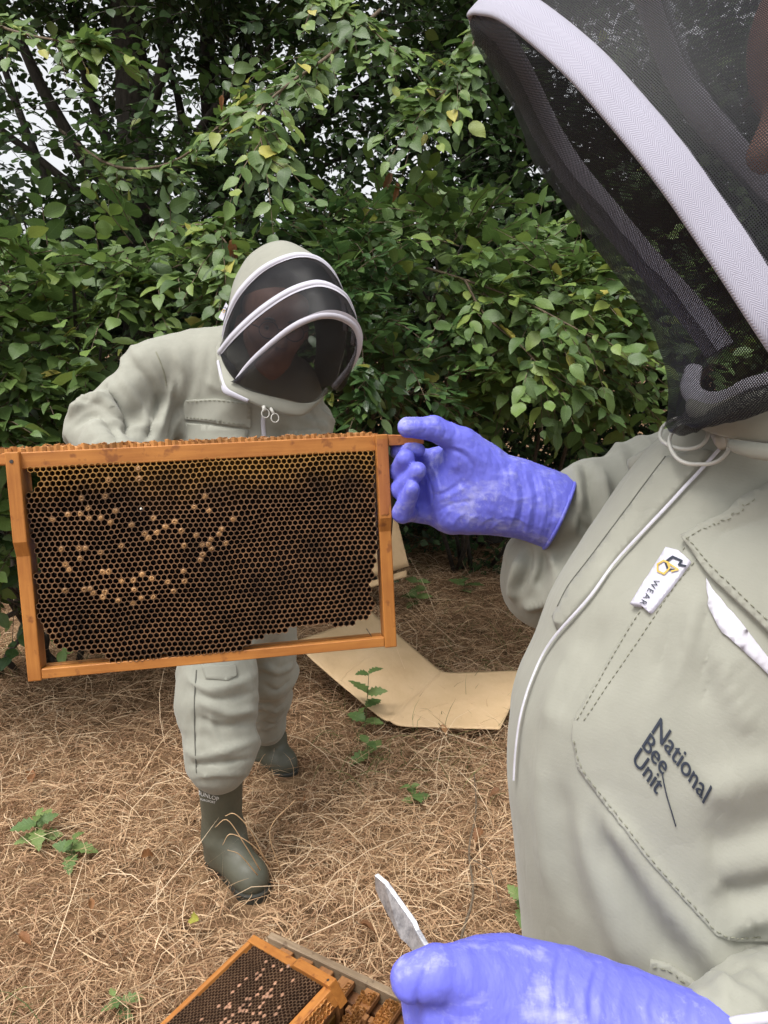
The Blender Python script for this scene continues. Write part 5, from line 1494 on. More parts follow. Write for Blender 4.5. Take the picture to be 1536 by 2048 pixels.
stitches(S1, [(1372, 1098), (1330, 1160), (1260, 1262), (1158, 1442)], .0028, M_THREAD, nsuit, .0026, .0017, .00035)
stitches(S1, [(1398, 1118), (1345, 1185), (1275, 1290), (1166, 1450)], .0028, M_THREAD, nsuit, .0026, .0017, .00035)
stitches(S1, [(1152, 1480), (1168, 1535), (1214, 1600), (1300, 1718), (1395, 1822), (1440, 1866), (1536, 1868)], .0030, M_THREAD, nsuit, .0030, .002, .0004)
VEL = [tuple(q[:2]) for q in catmull(np.array([(1415, 1160, 0), (1418, 1205, 0), (1443, 1259, 0), (1485, 1302, 0), (1536, 1350, 0), (1640, 1470, 0)], float), 24)]
patch(S1, VEL + [(1640, 1430), (1536, 1318), (1480, 1245), (1426, 1180)], .0042, M_ZIP, 'hook_and_loop_strip', nsuit, 12)
patch(S1, [(1367, 1080), (1440, 1035), (1500, 1000), (1560, 960), (1700, 1000), (1700, 1440), (1620, 1365), (1536, 1268), (1470, 1205), (1415, 1150)], .0075, M_SUIT_B, 'pocket_flap', nsuit, 15)
stitches(S1, [(1378, 1088), (1440, 1048), (1510, 1008)], .0082, M_THREAD, nsuit, .0026, .0017, .00035)
stitches(S1, [(1378, 1084), (1425, 1140), (1480, 1196), (1536, 1250)], .0082, M_THREAD, nsuit, .0030, .002, .0004)
LAB = [(1338, 1101), (1362, 1108), (1384, 1128), (1345, 1182), (1306, 1230), (1290, 1216), (1268, 1213)]
lab = patch(S1, LAB, .0055, M_LABEL, 'sewn_label', nsuit, 8)
def laid(skin, poly, off, mat, name, parent):
    top = np.array([skin.hit(a, b, off)[0] for a, b in poly]); return obj(name, top, [tuple(range(len(poly)))[::-1]], mat, parent, False)
def stroke(skin, pts, w, off, mat, name, parent, closed=False):
    """a flat printed line of width w (pixels) through pts"""
    p = np.array(pts, float); q = np.concatenate([p, p[:1]]) if closed else p
    vv, ff = [], []
    for i in range(len(q) - 1):
        d = norm(q[i + 1] - q[i]); s = np.array([-d[1], d[0]]) * w / 2
        a, b = q[i] - d * w * .3, q[i + 1] + d * w * .3; k = len(vv)
        vv += [skin.hit(*(a + s), off + .00003 * i)[0], skin.hit(*(b + s), off + .00003 * i)[0], skin.hit(*(b - s), off + .00003 * i)[0], skin.hit(*(a - s), off + .00003 * i)[0]]; ff.append((k, k + 1, k + 2, k + 3))
    return obj(name, np.array(vv), ff, mat, parent, False)
z5 = lambda a, b: (960 + a * .375, 1000 + b * .375)
stroke(S1, [z5(1108, 372), z5(1075, 365), z5(1090, 345), z5(1045, 325), z5(1010, 352), z5(1020, 388), z5(1050, 395)], 4.6, .0064, M_INK, 'emblem', nsuit)
stroke(S1, [z5(970, 365), z5(1000, 345), z5(1020, 355), z5(1030, 385), z5(1000, 415), z5(968, 400)], 3.4, .0066, M_GOLD, 'emblem', nsuit, True)
stroke(S1, [z5(1022, 358), z5(1072, 392), z5(1040, 402)], 3.0, .0068, M_GOLD, 'emblem', nsuit)
def print1(text, o, ex, ey, size, off, mat, par, sp=1.0):
    tv, tf = text_geo(text, 1.0, 0, sp)
    top = np.array([S1.hit(o[0] + size * (q[0] * ex[0] + q[1] * ey[0]), o[1] + size * (q[0] * ex[1] + q[1] * ey[1]), off)[0] for q in tv])
    k = len(tv); bot = top - np.array([S1.hit(o[0], o[1])[1]]) * .0006
    return obj('lettering', top, tf, mat, par, False)
print1('WEAR', z5(952, 440), (-.52, .86), (.86, .42), 17.5, .0064, M_INK, nsuit, 1.25)
for txt, o, sz, ex in (('National', (1303, 1460), 52, (.60, .80)), ('Bee', (1284, 1488), 49, (.58, .82)), ('Unit', (1266, 1517), 48, (.58, .82))):
    for k, dx in enumerate((0, .9, -.9)):     # embroidered: a bold stroke
        print1(txt, (o[0] + dx * .6, o[1] + dx * .6), ex, (.52, -.80), sz, .0030 + .0003 * k, M_INK, nsuit, 1.0)
tl = [(1326, 1545), (1333, 1580), (1344, 1620), (1352, 1648)]
pts = np.array([S1.hit(a, b, .0034)[0] for a, b in tl]); v, f = tube_geo(catmull(pts, 16), .0004, 6); obj('loose_thread', v, f, M_INK, nsuit)
# lower flap of a waist pocket
patch(S1, [(1301, 1917), (1338, 1926), (1385, 1958), (1440, 2008), (1470, 2040), (1290, 2040), (1292, 1985)], .005, M_SUIT_B, 'waist_pocket_flap', nsuit, 9)
stitches(S1, [(1306, 1926), (1338, 1937), (1382, 1968), (1430, 2015)], .0062, M_THREAD, nsuit, .003, .002, .0004)
# collar wing on the far side and collar band under the veil
ribbon('collar_wing', ([P(1258, 918, .66), P(1300, 895, .64), P(1350, 862, .61), (P(1400, 846, .57))], [P(1275, 950, .655), P(1310, 930, .63), P(1350, 898, .60), P(1400, 880, .56)]), M_SUIT_B, nsuit, 30, .006)
ribbon('collar', ([P(1395, 855, .535), P(1440, 872, .50), P(1490, 880, .475), P(1560, 890, .46), P(1640, 900, .46)], [P(1400, 800, .555), P(1440, 810, .52), P(1490, 790, .495), P(1560, 780, .475), P(1640, 780, .47)]), M_SUIT, nsuit, 40, .012)
ribbon('collar_fold', ([P(1470, 905, .478), P(1500, 915, .465), P(1560, 925, .455), P(1640, 930, .455)], [P(1462, 880, .482), P(1500, 884, .468), P(1560, 890, .456), P(1640, 896, .455)]), M_SUIT, nsuit, 30, .004)
# zip slider and the two pull rings
c0, n0 = S1.hit(1447, 893)
sl = MB()
def zp(px, py, o): return S1.hit(px, py, o)[0]
sl.tube([zp(1436, 878, .006), zp(1449, 893, .007), zp(1452, 905, .0065)], [.0035, .0052, .0035], 10)
sl.tube([zp(1420, 862, .008), zp(1440, 868, .010), zp(1455, 880, .0095)], [.002, .0032, .002], 8)
slo = sl.build('zip_slider', M_RING, nsuit)
for (cx, cy, rx, ry, o) in ((1387, 892, 43, 36, .014), (1415, 918, 51, 47, .018)):
    rp = [zp(cx + rx * math.cos(a), cy + ry * math.sin(a), o + .003 * math.sin(a)) for a in np.linspace(0, 2 * math.pi, 49)]
    rp = np.array(rp)
    for _ in range(2): rp[1:-1] = (rp[:-2] + 2 * rp[1:-1] + rp[2:]) / 4
    v, f = tube_geo(rp, .0014, 10, False); obj('pull_ring', v, f, M_RING, nsuit)
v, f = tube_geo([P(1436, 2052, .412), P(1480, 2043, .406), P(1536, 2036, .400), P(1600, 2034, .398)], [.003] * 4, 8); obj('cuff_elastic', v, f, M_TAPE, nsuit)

# the hand that holds the frame: palm to the camera, thumb over the lug
g1_ = []
WR = P(1045, 998, .785)
for (a, b_, r1, r2) in (((1040, 975, .79), (880, 925, .80), .025, .0165), ((1040, 990, .79), (880, 962, .805), .026, .018), ((1040, 1005, .79), (884, 1000, .805), .026, .0175), ((1040, 1015, .788), (890, 1032, .798), .025, .0145)):
    g1_.append((P(*a), P(*b_), r1, r2, None, .016))
g1_.append((P(1000, 960, .775), P(930, 915, .772), .024, .021, None, .02))
g1_.append((P(1010, 1020, .778), P(910, 1030, .785), .020, .016, None, .02))
g1_.append((P(980, 985, .778), P(900, 975, .785), .020, .017, None, .02))
FING = [[(880, 925, .80), (824, 910, .806), (797, 902, .784), (836, 900, .766)], [(880, 962, .805), (815, 945, .806), (801, 943, .773), (811, 917, .757)], [(884, 1000, .805), (816, 982, .806), (802, 979, .771), (835, 941, .751)], [(890, 1032, .798), (822, 1024, .802), (804, 1026, .770), (824, 978, .750)]]
RAD = [(.0115, .0095, .0090, .0074), (.0125, .0108, .0110, .0096), (.012, .0108, .0108, .0086), (.011, .0102, .0106, .0080)]
for ch, rr in zip(FING, RAD):
    for k in range(3): g1_.append((P(*ch[k]), P(*ch[k + 1]), rr[k], rr[k + 1], None, .0012 if k else .006))
TH = [(965, 925, .775), (925, 886, .765), (868, 857, .756), (815, 855, .752)]
for k, (ra, rb) in enumerate(((.020, .0158), (.0150, .0122), (.0122, .0100))): g1_.append((P(*TH[k]), P(*TH[k + 1]), ra, rb, None, .010 if k == 0 else .003))
g1_.append((WR, P(1085, 1012, .783), .0335, .0355, None, .016)); g1_.append((P(1085, 1012, .783), P(1118, 1026, .781), .0360, .0385, None, .01))
v, f = body(g1_, .0017, .008, .012, 1); n = vert_normals(v, f)
v = v * .25 + .75 * fold_px(v, f, n, [
    ([(1022, 935), (1034, 1000), (1018, 1062)], .0016, .0016), ([(1034, 936), (1046, 1000), (1032, 1066)], .0014, -.0014), ([(1048, 938), (1062, 1000), (1050, 1074)], .0016, .0015), ([(1062, 940), (1075, 1004), (1062, 1080)], .0014, -.0013), ([(1078, 944), (1092, 1010), (1076, 1086)], .0015, .0015),
    ([(1096, 950), (1108, 1014), (1090, 1090)], .0013, -.0012), ([(1000, 985), (1030, 1000), (1070, 990)], .0016, .0010), ([(990, 1040), (1020, 1032), (1060, 1050)], .0016, .0010),
    ([(893, 898), (920, 905), (945, 930), (955, 965)], .0024, -.0022), ([(905, 893), (935, 900), (962, 925)], .0020, .0012), ([(862, 990), (890, 985), (925, 962)], .0016, -.0016), ([(868, 1005), (900, 992), (935, 972)], .0016, .0011), ([(872, 1024), (905, 1008), (945, 1002)], .0016, -.0014),
    ([(850, 940), (862, 975), (866, 1010)], .0016, -.0012), ([(858, 925), (872, 950), (880, 985)], .0014, .0010), ([(880, 1046), (890, 1030), (905, 1018)], .0012, .0010), ([(905, 1052), (915, 1036), (930, 1026)], .0012, .0011), ([(930, 1054), (942, 1038), (958, 1030)], .0012, .0011), ([(955, 1056), (968, 1042), (985, 1034)], .0012, .0010), ([(985, 1058), (996, 1045), (1012, 1040)], .0012, .0010),
    ([(880, 838), (892, 858), (884, 880)], .0012, -.0012), ([(868, 835), (878, 856), (872, 876)], .0012, .0009), ([(900, 842), (912, 862), (900, 886)], .0014, -.0010), ([(846, 838), (854, 852), (848, 868)], .0011, -.0008),
    ([(940, 870), (965, 900), (985, 940)], .0018, .0010), ([(975, 890), (1000, 930), (1010, 970)], .0016, -.0010), ([(800, 860), (812, 866), (828, 862)], .0012, -.0006), ([(812, 975), (828, 962), (838, 948)], .0010, -.0007)])
n = vert_normals(v, f); v = v + n * (.0005 * fbm(v * 140, 2, 3))[:, None]
cd = norm(P(1133, 1031, .780) - P(1085, 1012, .783)); cut = np.maximum(0, (v - P(1118, 1026, .7815)) @ cd); v = v - cd * cut[:, None]
gl = obj('glove', v, f, M_GLOVE, nb); gl['label'] = 'blue glove gripping the end of the comb frame'
ca = P(1085, 1012, .783); cb = P(1118, 1026, .7815); cd = norm(cb - ca); sa = norm(np.cross(cd, AF)); sb_ = np.cross(cd, sa)
rim = [cb + .0388 * (math.cos(a) * sa + math.sin(a) * sb_) for a in np.linspace(0, 2 * math.pi, 41)]
rv, rf = tube_geo(rim, .0019, 8, False); obj('rolled_cuff', rv, rf, M_GLOVE, gl)

# the hand with the hive tool
g2_ = [(P(1130, 2042, .435), P(985, 2030, .435), .033, .033, None, .018), (P(985, 2015, .435), P(930, 2010, .432), .031, .026, None, .018), (P(1030, 1968, .440), P(960, 1968, .437), .021, .019, None, .016),
       (P(1130, 2042, .435), P(1260, 2080, .432), .032, .030, None, .02), (P(1260, 2075, .432), P(1420, 2110, .418), .030, .0285, None, .02)]
TH2 = [(985, 1962, .428), (915, 1950, .420), (872, 1948, .416), (826, 1956, .416)]
for k, (ra, rb) in enumerate(((.0170, .0155), (.0150, .0140), (.0146, .0125))): g2_.append((P(*TH2[k]), P(*TH2[k + 1]), ra, rb, None, .012 if k == 0 else .0015))
for k, (y0, d0) in enumerate(((1965, .446), (2010, .444), (2055, .440), (2095, .436))):
    ch = [(950, y0 + 10, d0), (868 + 6 * k, y0 + 8, d0 + .004), (842 + 6 * k, y0 + 14, d0 - .010), (870 + 6 * k, y0 + 22, d0 - .026)]
    rr = (.0150, .0128, .0120, .0100)
    for j in range(3): g2_.append((P(*ch[j]), P(*ch[j + 1]), rr[j], rr[j + 1], None, .010 if j == 0 else .003))
v, f = body(g2_, .0017, .008, .012, 2); n = vert_normals(v, f)
v = v * .25 + .75 * fold_px(v, f, n, [
    ([(1108, 1905), (1098, 1960), (1102, 2044)], .0014, .0014), ([(1122, 1910), (1112, 1960), (1116, 2044)], .0013, -.0014), ([(1135, 1915), (1128, 1970), (1130, 2044)], .0014, .0013), ([(1185, 1930), (1168, 1985), (1172, 2044)], .0015, .0016), ([(1198, 1935), (1182, 1990), (1186, 2044)], .0013, -.0015), ([(1212, 1942), (1198, 1995), (1202, 2044)], .0014, .0013),
    ([(1248, 1955), (1236, 2005), (1240, 2046)], .0013, .0012), ([(1300, 1975), (1290, 2012), (1294, 2046)], .0012, .0014), ([(1312, 1980), (1304, 2016), (1308, 2046)], .0011, -.0013), ([(1340, 1990), (1334, 2020), (1338, 2046)], .0012, .0014), ([(1372, 2000), (1366, 2026), (1370, 2046)], .0011, .0013), ([(1396, 2008), (1392, 2030), (1396, 2046)], .0010, .0012), ([(1384, 2004), (1379, 2028), (1383, 2046)], .0010, -.0012),
    ([(862, 1908), (852, 1940), (838, 1985), (834, 2030)], .0016, -.0022), ([(960, 1900), (1000, 1885), (1060, 1900)], .0022, .0012), ([(900, 1930), (930, 1950), (940, 1990)], .0022, -.0010), ([(990, 1890), (1020, 1930), (1030, 1990)], .0022, -.0008)])
n = vert_normals(v, f); v = v + n * (.0005 * fbm(v * 110, 2, 6))[:, None]
gl2 = obj('glove', v, f, M_GLOVE, nb); gl2['label'] = 'blue glove closed round the hive tool'

# hive tool
def steel():
    m, nt, b, o = new_mat('scratched_steel')
    f_ = noise(nt, coord(nt), 160, 6, .7); r = ramp(nt, [(0.35, (.26, .26, .28)), (0.6, (.55, .55, .57)), (0.72, (.30, .25, .22))], f_)
    nt.links.new(r.outputs[0], b.inputs['Base Color']); b.inputs['Metallic'].default_value = .75; b.inputs['Roughness'].default_value = .42
    bump(nt, b, f_, .3, .0006); return m
M_STEEL = steel()
tool = thing('hive_tool', P(900, 1950, .44), 'flat grey steel hive tool gripped in the lower blue glove', 'tool')
pa = [(748, 1750, .505), (770, 1768, .500), (826, 1846, .478), (832, 1862, .474), (862, 1912, .458), (900, 1960, .446)]
pb = [(750, 1778, .508), (757, 1796, .505), (800, 1878, .482), (812, 1888, .478), (846, 1930, .462), (885, 1980, .450)]
A = np.array([P(*q) for q in pa]); B = np.array([P(*q) for q in pb])
nt_ = norm(np.cross(np.gradient(A, axis=0), B - A)); th_ = cvec(.0026, .0010, .0012)
v = np.concatenate([A, B, B + th_, A + th_]); m_ = len(A)
f = []
for i in range(m_ - 1):
    for k in range(4): a = k * m_ + i; b_ = ((k + 1) % 4) * m_ + i; f.append((a, a + 1, b_ + 1, b_))
f += [(0, m_, 2 * m_, 3 * m_), (m_ - 1, 4 * m_ - 1, 3 * m_ - 1, 2 * m_ - 1)]
tb_ = obj('blade', v, f, M_STEEL, tool, False); bvm = tb_.modifiers.new('bevel', 'BEVEL'); bvm.width = .0006; bvm.segments = 2
hv, hf2 = tube_geo([P(890, 1968, .448), P(960, 2010, .430), P(1010, 2040, .42)], [.006, .007, .006], 8); obj('handle', hv, hf2, M_STEEL, tool)

# veil of the nearer beekeeper
NL = [(965, 8, .545), (985, 5, .52), (1040, 22, .49), (1155, 115, .455), (1250, 218, .435), (1342, 330, .42), (1420, 440, .412), (1490, 545, .406), (1560, 655, .404), (1610, 730, .415)]
FL = [(965, 8, .545), (975, 45, .575), (1001, 90, .62), (1049, 172, .675), (1098, 272, .705), (1146, 347, .715), (1208, 422, .72), (1290, 520, .72), (1375, 615, .71), (1440, 700, .69)]
NR = 90
NC = catmull([P(*q) for q in NL], NR); FC = catmull([P(*q) for q in FL], NR)
front = norm(cvec(-.80, -.60, 0))
veil = bpy.data.objects.new('hood', None); COL.objects.link(veil); veil.parent = nb; veil.matrix_parent_inverse = Matrix.Translation(-Vector(nb.location))
VC = P(1480, 300, .575)
def tape_band(name, C, w, th, parent, flipn=1, mat=None, wdir=None):
    n_ = len(C); t = norm(np.gradient(C, axis=0)); out = C - VC; out = norm(out - t * (out * t).sum(1, keepdims=True))
    s = norm(np.cross(t, out)) if wdir is None else norm(wdir - t * (wdir * t).sum(1, keepdims=True))
    o2 = norm(np.cross(s, t)); o2 = np.where((o2 * out).sum(1, keepdims=True) < 0, -o2, o2)
    prof = [(-1, -.2), (-.97, .5), (-.8, .8), (-.3, 1.25), (.3, 1.25), (.8, .8), (.97, .5), (1, -.2), (.3, -.6), (-.3, -.6)]
    v = np.stack([C + s * (a * w / 2) + o2 * (b * th) for a, b in prof], 1)
    wu = np.array([-.5, -.49, -.4, -.15, .15, .4, .49, .5, .2, -.2]) * w
    su = np.concatenate(([0], np.cumsum(np.linalg.norm(np.diff(C, axis=0), axis=1))))
    uv = np.stack([np.repeat(su, len(prof)), np.tile(wu, n_)], -1)
    return obj(name, v.reshape(-1, 3), grid_faces(n_, len(prof), True), mat or M_HERR, parent, uv=uv)
def herring():
    m, nt, b, o = new_mat('herringbone_tape')
    uv = nn(nt, 'ShaderNodeUVMap'); sep = nn(nt, 'ShaderNodeSeparateXYZ'); nt.links.new(uv.outputs[0], sep.inputs[0])
    zz = math_(nt, 'PINGPONG', sep.outputs[1], .0042)
    ph = math_(nt, 'FRACT', math_(nt, 'MULTIPLY', math_(nt, 'ADD', math_(nt, 'MULTIPLY', zz, 1.3), sep.outputs[0]), 1 / .0017))
    tri = math_(nt, 'PINGPONG', ph, .5)
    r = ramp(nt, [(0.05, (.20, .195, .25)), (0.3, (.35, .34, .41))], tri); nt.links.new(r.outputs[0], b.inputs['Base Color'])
    b.inputs['Roughness'].default_value = .8; b.inputs['Sheen Weight'].default_value = .2
    bump(nt, b, tri, .5, .0006); return m
M_HERR = herring()
hoopC = np.concatenate([NC[::-1], FC[1:]])
near_dir = np.tile(norm(cvec(.72, .66, .12)), (len(NC), 1)); far_dir = np.tile(norm(cvec(.7, .66, -.1)), (len(FC) - 1, 1))
wd = np.concatenate([near_dir, far_dir])
tape_band('hoop', hoopC, .0265, .0030, veil, wdir=wd)
# front net: a rounded prow between the legs of the hoop
mt = 40; tt = np.linspace(0, 1, mt)
sl_ = np.linspace(0, 1, NR)
bul = .003 + .040 * np.clip(sl_ * 2.2, 0, 1) ** .7 + .035 * np.clip((sl_ - .75) / .25, 0, 1) ** 2
prow = NC[:, None] + (FC - NC)[:, None] * tt[None, :, None] + front[None, None] * (bul[:, None] * np.sin(math.pi * tt ** .8)[None])[..., None]
# drawn in to the collar below
colr = catmull([P(1630, 770, .44), P(1570, 768, .452), P(1500, 778, .465), P(1445, 808, .482), P(1408, 822, .515), P(1376, 806, .555), P(1362, 775, .60), P(1420, 730, .66)], mt)
rows = []
for k in range(1, 19):
    a = k / 18; sm = a * a * (3 - 2 * a)
    q = prow[-1] * (1 - sm) + colr * sm
    pouch = .010 * math.sin(math.pi * min(1, a * 1.02))
    q = q + front[None] * (pouch * (.4 + .6 * np.sin(math.pi * tt)))[:, None] + cvec(0, -.006, 0)[None] * math.sin(math.pi * a)
    q = q + norm(q - VC) * (.007 * math.sin(math.pi * a) * fbm(np.stack([tt * 7, np.full(mt, a * 3.2), np.zeros(mt)], -1), 3, 21))[:, None]
    rows.append(q)
full = np.concatenate([prow, np.array(rows)], 0)
full = full + norm(full - VC) * (.0022 * fbm(full * 30, 2, 30))[..., None]
def net_obj(name, gr, parent, mat=M_NET):
    a, b = gr.shape[:2]
    su = np.concatenate((np.zeros((1, b)), np.cumsum(np.linalg.norm(np.diff(gr, axis=0), axis=2), 0)))
    sv = np.concatenate((np.zeros((a, 1)), np.cumsum(np.linalg.norm(np.diff(gr, axis=1), axis=2), 1)), 1)
    sv = sv - sv[:, b // 2:b // 2 + 1]
    return obj(name, gr.reshape(-1, 3), grid_faces(a, b), mat, parent, uv=np.stack([su, sv], -1).reshape(-1, 2))
net_obj('net_panel', full, veil)
# net between the front hoop and the next one, and that hoop's far side
offv = np.array([cvec(.118, .062, .01)])
NC2 = NC + offv + np.linspace(0, 1, NR)[:, None] * cvec(.03, .02, -.01)[None]; FC2 = FC + offv + np.linspace(0, 1, NR)[:, None] * cvec(.02, .01, .02)[None]
m3 = 24; t3 = np.linspace(0, 1, m3)
NC3 = NC2 + np.array([cvec(.12, .04, .03)]); FC3 = FC2 + np.array([cvec(.13, .04, -.03)])
for A_c, B_c in ((NC, NC2), (FC, FC2), (NC2, NC3), (FC2, FC3)):
    gr = A_c[:, None] + (B_c - A_c)[:, None] * t3[None, :, None]; gr = gr + norm(gr - VC) * (.008 * np.sin(math.pi * t3))[None, :, None]
    net_obj('net_panel', gr, veil)
wd2 = np.concatenate([np.tile(norm(cvec(.72, .66, .12)), (NR, 1)), np.tile(norm(cvec(.7, .66, -.1)), (NR - 1, 1))])
tape_band('hoop', np.concatenate([NC2[::-1], FC2[1:]]), .030, .0035, veil, wdir=wd2)
# cloth back of the hood, out of the picture
NC4 = NC3 + np.array([cvec(.10, 0, .06)]); FC4 = FC3 + np.array([cvec(.10, 0, -.06)])
for A_c, B_c in ((NC3, NC4), (FC3, FC4), (NC4, FC4)):
    gr = A_c[:, None] + (B_c - A_c)[:, None] * t3[None, :, None]; obj('hood_cloth', gr.reshape(-1, 3), grid_faces(NR, m3), M_SUIT, veil)
# inside lining pieces showing white through the gathered net
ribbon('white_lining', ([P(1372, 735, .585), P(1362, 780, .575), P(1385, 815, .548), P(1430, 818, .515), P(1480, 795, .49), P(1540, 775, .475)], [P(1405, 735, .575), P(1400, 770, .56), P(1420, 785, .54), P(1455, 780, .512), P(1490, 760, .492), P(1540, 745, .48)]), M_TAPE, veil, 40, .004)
# head
hc1 = P(1796, 150, .585); hf1 = norm(cvec(-.94, -.28, .10)); hu1 = norm(cvec(-.25, .96, 0))
v, f, LH1 = head_geo(hc1, hf1, hu1, 1.0)
hd1 = obj('head', v, f, M_SKIN, nb); face_parts(hd1, LH1, hf1, hu1, False)
hr_v, hr_f = body([(LH1(-.03, 0, .058), LH1(-.01, 0, .062), .088, .086), (LH1(-.05, 0, .0), LH1(-.06, 0, .03), .082, .08, None, .03)], .008); obj('hair', hr_v, hr_f, M_HAIR, hd1)
# legs of the suit and boots below the picture
pr = [(P(1330, 2250, .62) * [1, 1, 0] + [0, 0, .95], np.array([.30, .56, .14]), .12, .085), (np.array([.42, .66, .95]), np.array([.42, .72, .14]), .12, .085, None, .03), (np.array([.30, .60, .98]), np.array([.45, .64, .98]), .15, .15, None, .05)]
v, f = body(pr, .014, .04, .03, 2); obj('suit_legs', v, f, M_SUIT, nsuit)
boot(nb, np.array([.12, .54, 0]), np.array([.36, .56, 0]), np.array([.30, .56, .30]), .06); boot(nb, np.array([.24, .74, 0]), np.array([.48, .72, 0]), np.array([.42, .72, .30]), .06)

# ------------------------------------------------------------------ brown paper on the grass
def paper_mat():
    m, nt, b, o = new_mat('brown_kraft_paper')
    co = coord(nt); f_ = noise(nt, co, 6, 4); g = noise(nt, co, 220, 4, .7)
    r = ramp(nt, [(0.3, (.52, .36, .20)), (0.7, (.64, .46, .275))], math_(nt, 'MULTIPLY_ADD', g, .25, math_(nt, 'MULTIPLY', f_, .75)))
    nt.links.new(r.outputs[0], b.inputs['Base Color']); b.inputs['Roughness'].default_value = .75; b.inputs['Specular IOR Level'].default_value = .2
    bump(nt, b, noise(nt, coord(nt, scale=(1, .5, 1)), 9, 3), .5, .03); return m
M_PAPER = paper_mat()
def sheet(name, parent, corners, nu, nv, disp, mat, thick=.004):
    c = [np.asarray(q, float) for q in corners]
    a, b = np.meshgrid(np.linspace(0, 1, nu), np.linspace(0, 1, nv), indexing='ij'); a = a[..., None]; b = b[..., None]
    gr = (c[0] * (1 - a) * (1 - b) + c[1] * a * (1 - b) + c[2] * a * b + c[3] * (1 - a) * b)
    gr = gr + disp(a[..., 0], b[..., 0], gr)
    nr = norm(np.cross(np.gradient(gr, axis=0), np.gradient(gr, axis=1)))
    top = gr.reshape(-1, 3); bot = (gr - nr * thick * np.where(nr[..., 2:] > 0, 1, -1)).reshape(-1, 3); g = grid_faces(nu, nv); k = nu * nv; m = nv
    ring = [i * m for i in range(nu)] + [(nu - 1) * m + j for j in range(1, m)] + [i * m + m - 1 for i in range(nu - 2, -1, -1)] + [j for j in range(m - 2, 0, -1)]
    F = g.tolist() + (g[:, ::-1] + k).tolist() + [(ring[i], ring[(i + 1) % len(ring)], ring[(i + 1) % len(ring)] + k, ring[i] + k) for i in range(len(ring))]
    return obj(name, np.concatenate([top, bot]), F, mat, parent)
pp = thing('paper_sheet', G(880, 1400), 'creased brown kraft paper sheet spread on the dry grass', 'paper', 'brown paper on the grass')
zc = .075
cr0 = G(780, 1452, .06); cr1 = G(884, 1346, .085)
def d1(a, b, g):
    z = .003 * fbm(g * 5, 2, 3) + .022 * np.exp(-np.abs(a) / .04) * (1 - .6 * b)
    return np.stack([0 * a, 0 * a, z], -1)
sheet('flat_panel', pp, [cr0, G(1000, 1458, .06), G(1056, 1340, .07), cr1], 30, 30, d1, M_PAPER)
def d2(a, b, g):
    z = .008 * np.sin(a * 5) * np.sin(b * 3.0) + .003 * fbm(g * 5, 2, 3) + .022 * np.exp(-np.abs(a) / .04) * (1 - .6 * b)
    return np.stack([0 * a, 0 * a, z], -1)
sheet('raised_panel', pp, [cr0, G(585, 1285, .24), G(742, 1222, .25), cr1], 40, 30, d2, M_PAPER)
bx = thing('cardboard_flap', G(770, 1180), 'ribbed edge cardboard standing in the grass behind the held frame', 'cardboard', 'brown paper on the grass')
def d3(a, b, g): return np.stack([0 * a, -.05 * np.sin(a * 2.2), 0 * a], -1)
sheet('panel', bx, [P(600, 1190, 4.55), P(817, 1128, 4.4), P(790, 1020, 4.45), P(600, 1050, 4.6)], 20, 12, d3, M_PAPER, .012)
sheet('panel', bx, [P(600, 1200, 4.50), P(812, 1136, 4.36), P(812, 1148, 4.34), P(600, 1212, 4.5)], 20, 4, d3, M_PAPER, .012)
bx2 = thing('cardboard_sheet', G(80, 1180), 'pale board end glimpsed through the gap beside the comb', 'cardboard', 'brown paper on the grass')
sheet('panel', bx2, [P(60, 1120, 2.95), P(78, 1165, 2.95), P(110, 1165, 3.0), P(80, 1095, 3.0)], 6, 6, lambda a, b, g: np.zeros(a.shape + (3,)), M_PAPER, .01)
for o_ in (bx2,):
    pass

# ------------------------------------------------------------------ seedlings, twigs and fallen leaves
T_NETTLE = [leaf_template(11, .30, .2, .25, .02, .22, .8), leaf_template(11, .26, .3, .35, .02, .22, .8)]
M_LEAF['weed'] = (leaf_mat('weed_leaf', [(0, (.09, .16, .045)), (1, (.19, .26, .08))], False, .6, .3), None)
M_LEAF['dead'] = (leaf_mat('dead_leaf', [(0, (.10, .045, .018)), (.6, (.24, .10, .035)), (1, (.36, .19, .08))], False, .7, .2), None)
def seedling(label, base, h, pairs, size, seed, lean=(0, 0)):
    rg = np.random.default_rng(seed)
    r_ = thing('weed_plant', base, label, 'plant', 'green weeds in the dry grass')
    b = np.asarray(base, float); top = b + np.array([lean[0], lean[1], h])
    st = catmull([b, b * .5 + top * .5 + rg.normal(0, .006, 3), top], 10); v, f = tube_geo(st, np.linspace(.0028, .0012, 10), 6); obj('stem', v, f, simple('weed_stem', (.09, .11, .04)), r_)
    p, x, n_, s = [], [], [], []
    az = rg.uniform(0, 6)
    for k in range(pairs):
        t = (k + 1) / pairs; q = st[min(9, int(t * 9))]
        for sd_ in (0, math.pi):
            a = az + k * 1.45 + sd_ + rg.normal(0, .25); d = np.array([math.cos(a), math.sin(a), rg.uniform(.05, .5)])
            p.append(q); x.append(d); n_.append([0, -.3, 1] + rg.normal(0, .25, 3)); s.append(size * rg.uniform(.75, 1.15) * (1 - .35 * t * (k == pairs - 1)))
    p = np.array(p); x = norm(np.array(x)); n_ = np.array(n_); n_ = norm(n_ - x * (n_ * x).sum(1, keepdims=True))
    leaf_objects(r_, 'weed', T_NETTLE, p, x, n_, np.array(s))
seedling('tall jagged leaved weed in front of the brown paper sheet', G(728, 1470), .26, 4, .10, 1, (.02, 0))
seedling('low jagged weed among straw below the tall one', G(735, 1520), .07, 2, .09, 2)
seedling('small weed tuft in the middle of the dry grass', G(822, 1610), .07, 3, .055, 3)
seedling('leafy weed at the edge of the dry grass beyond the boot', G(80, 1690), .10, 4, .075, 4)
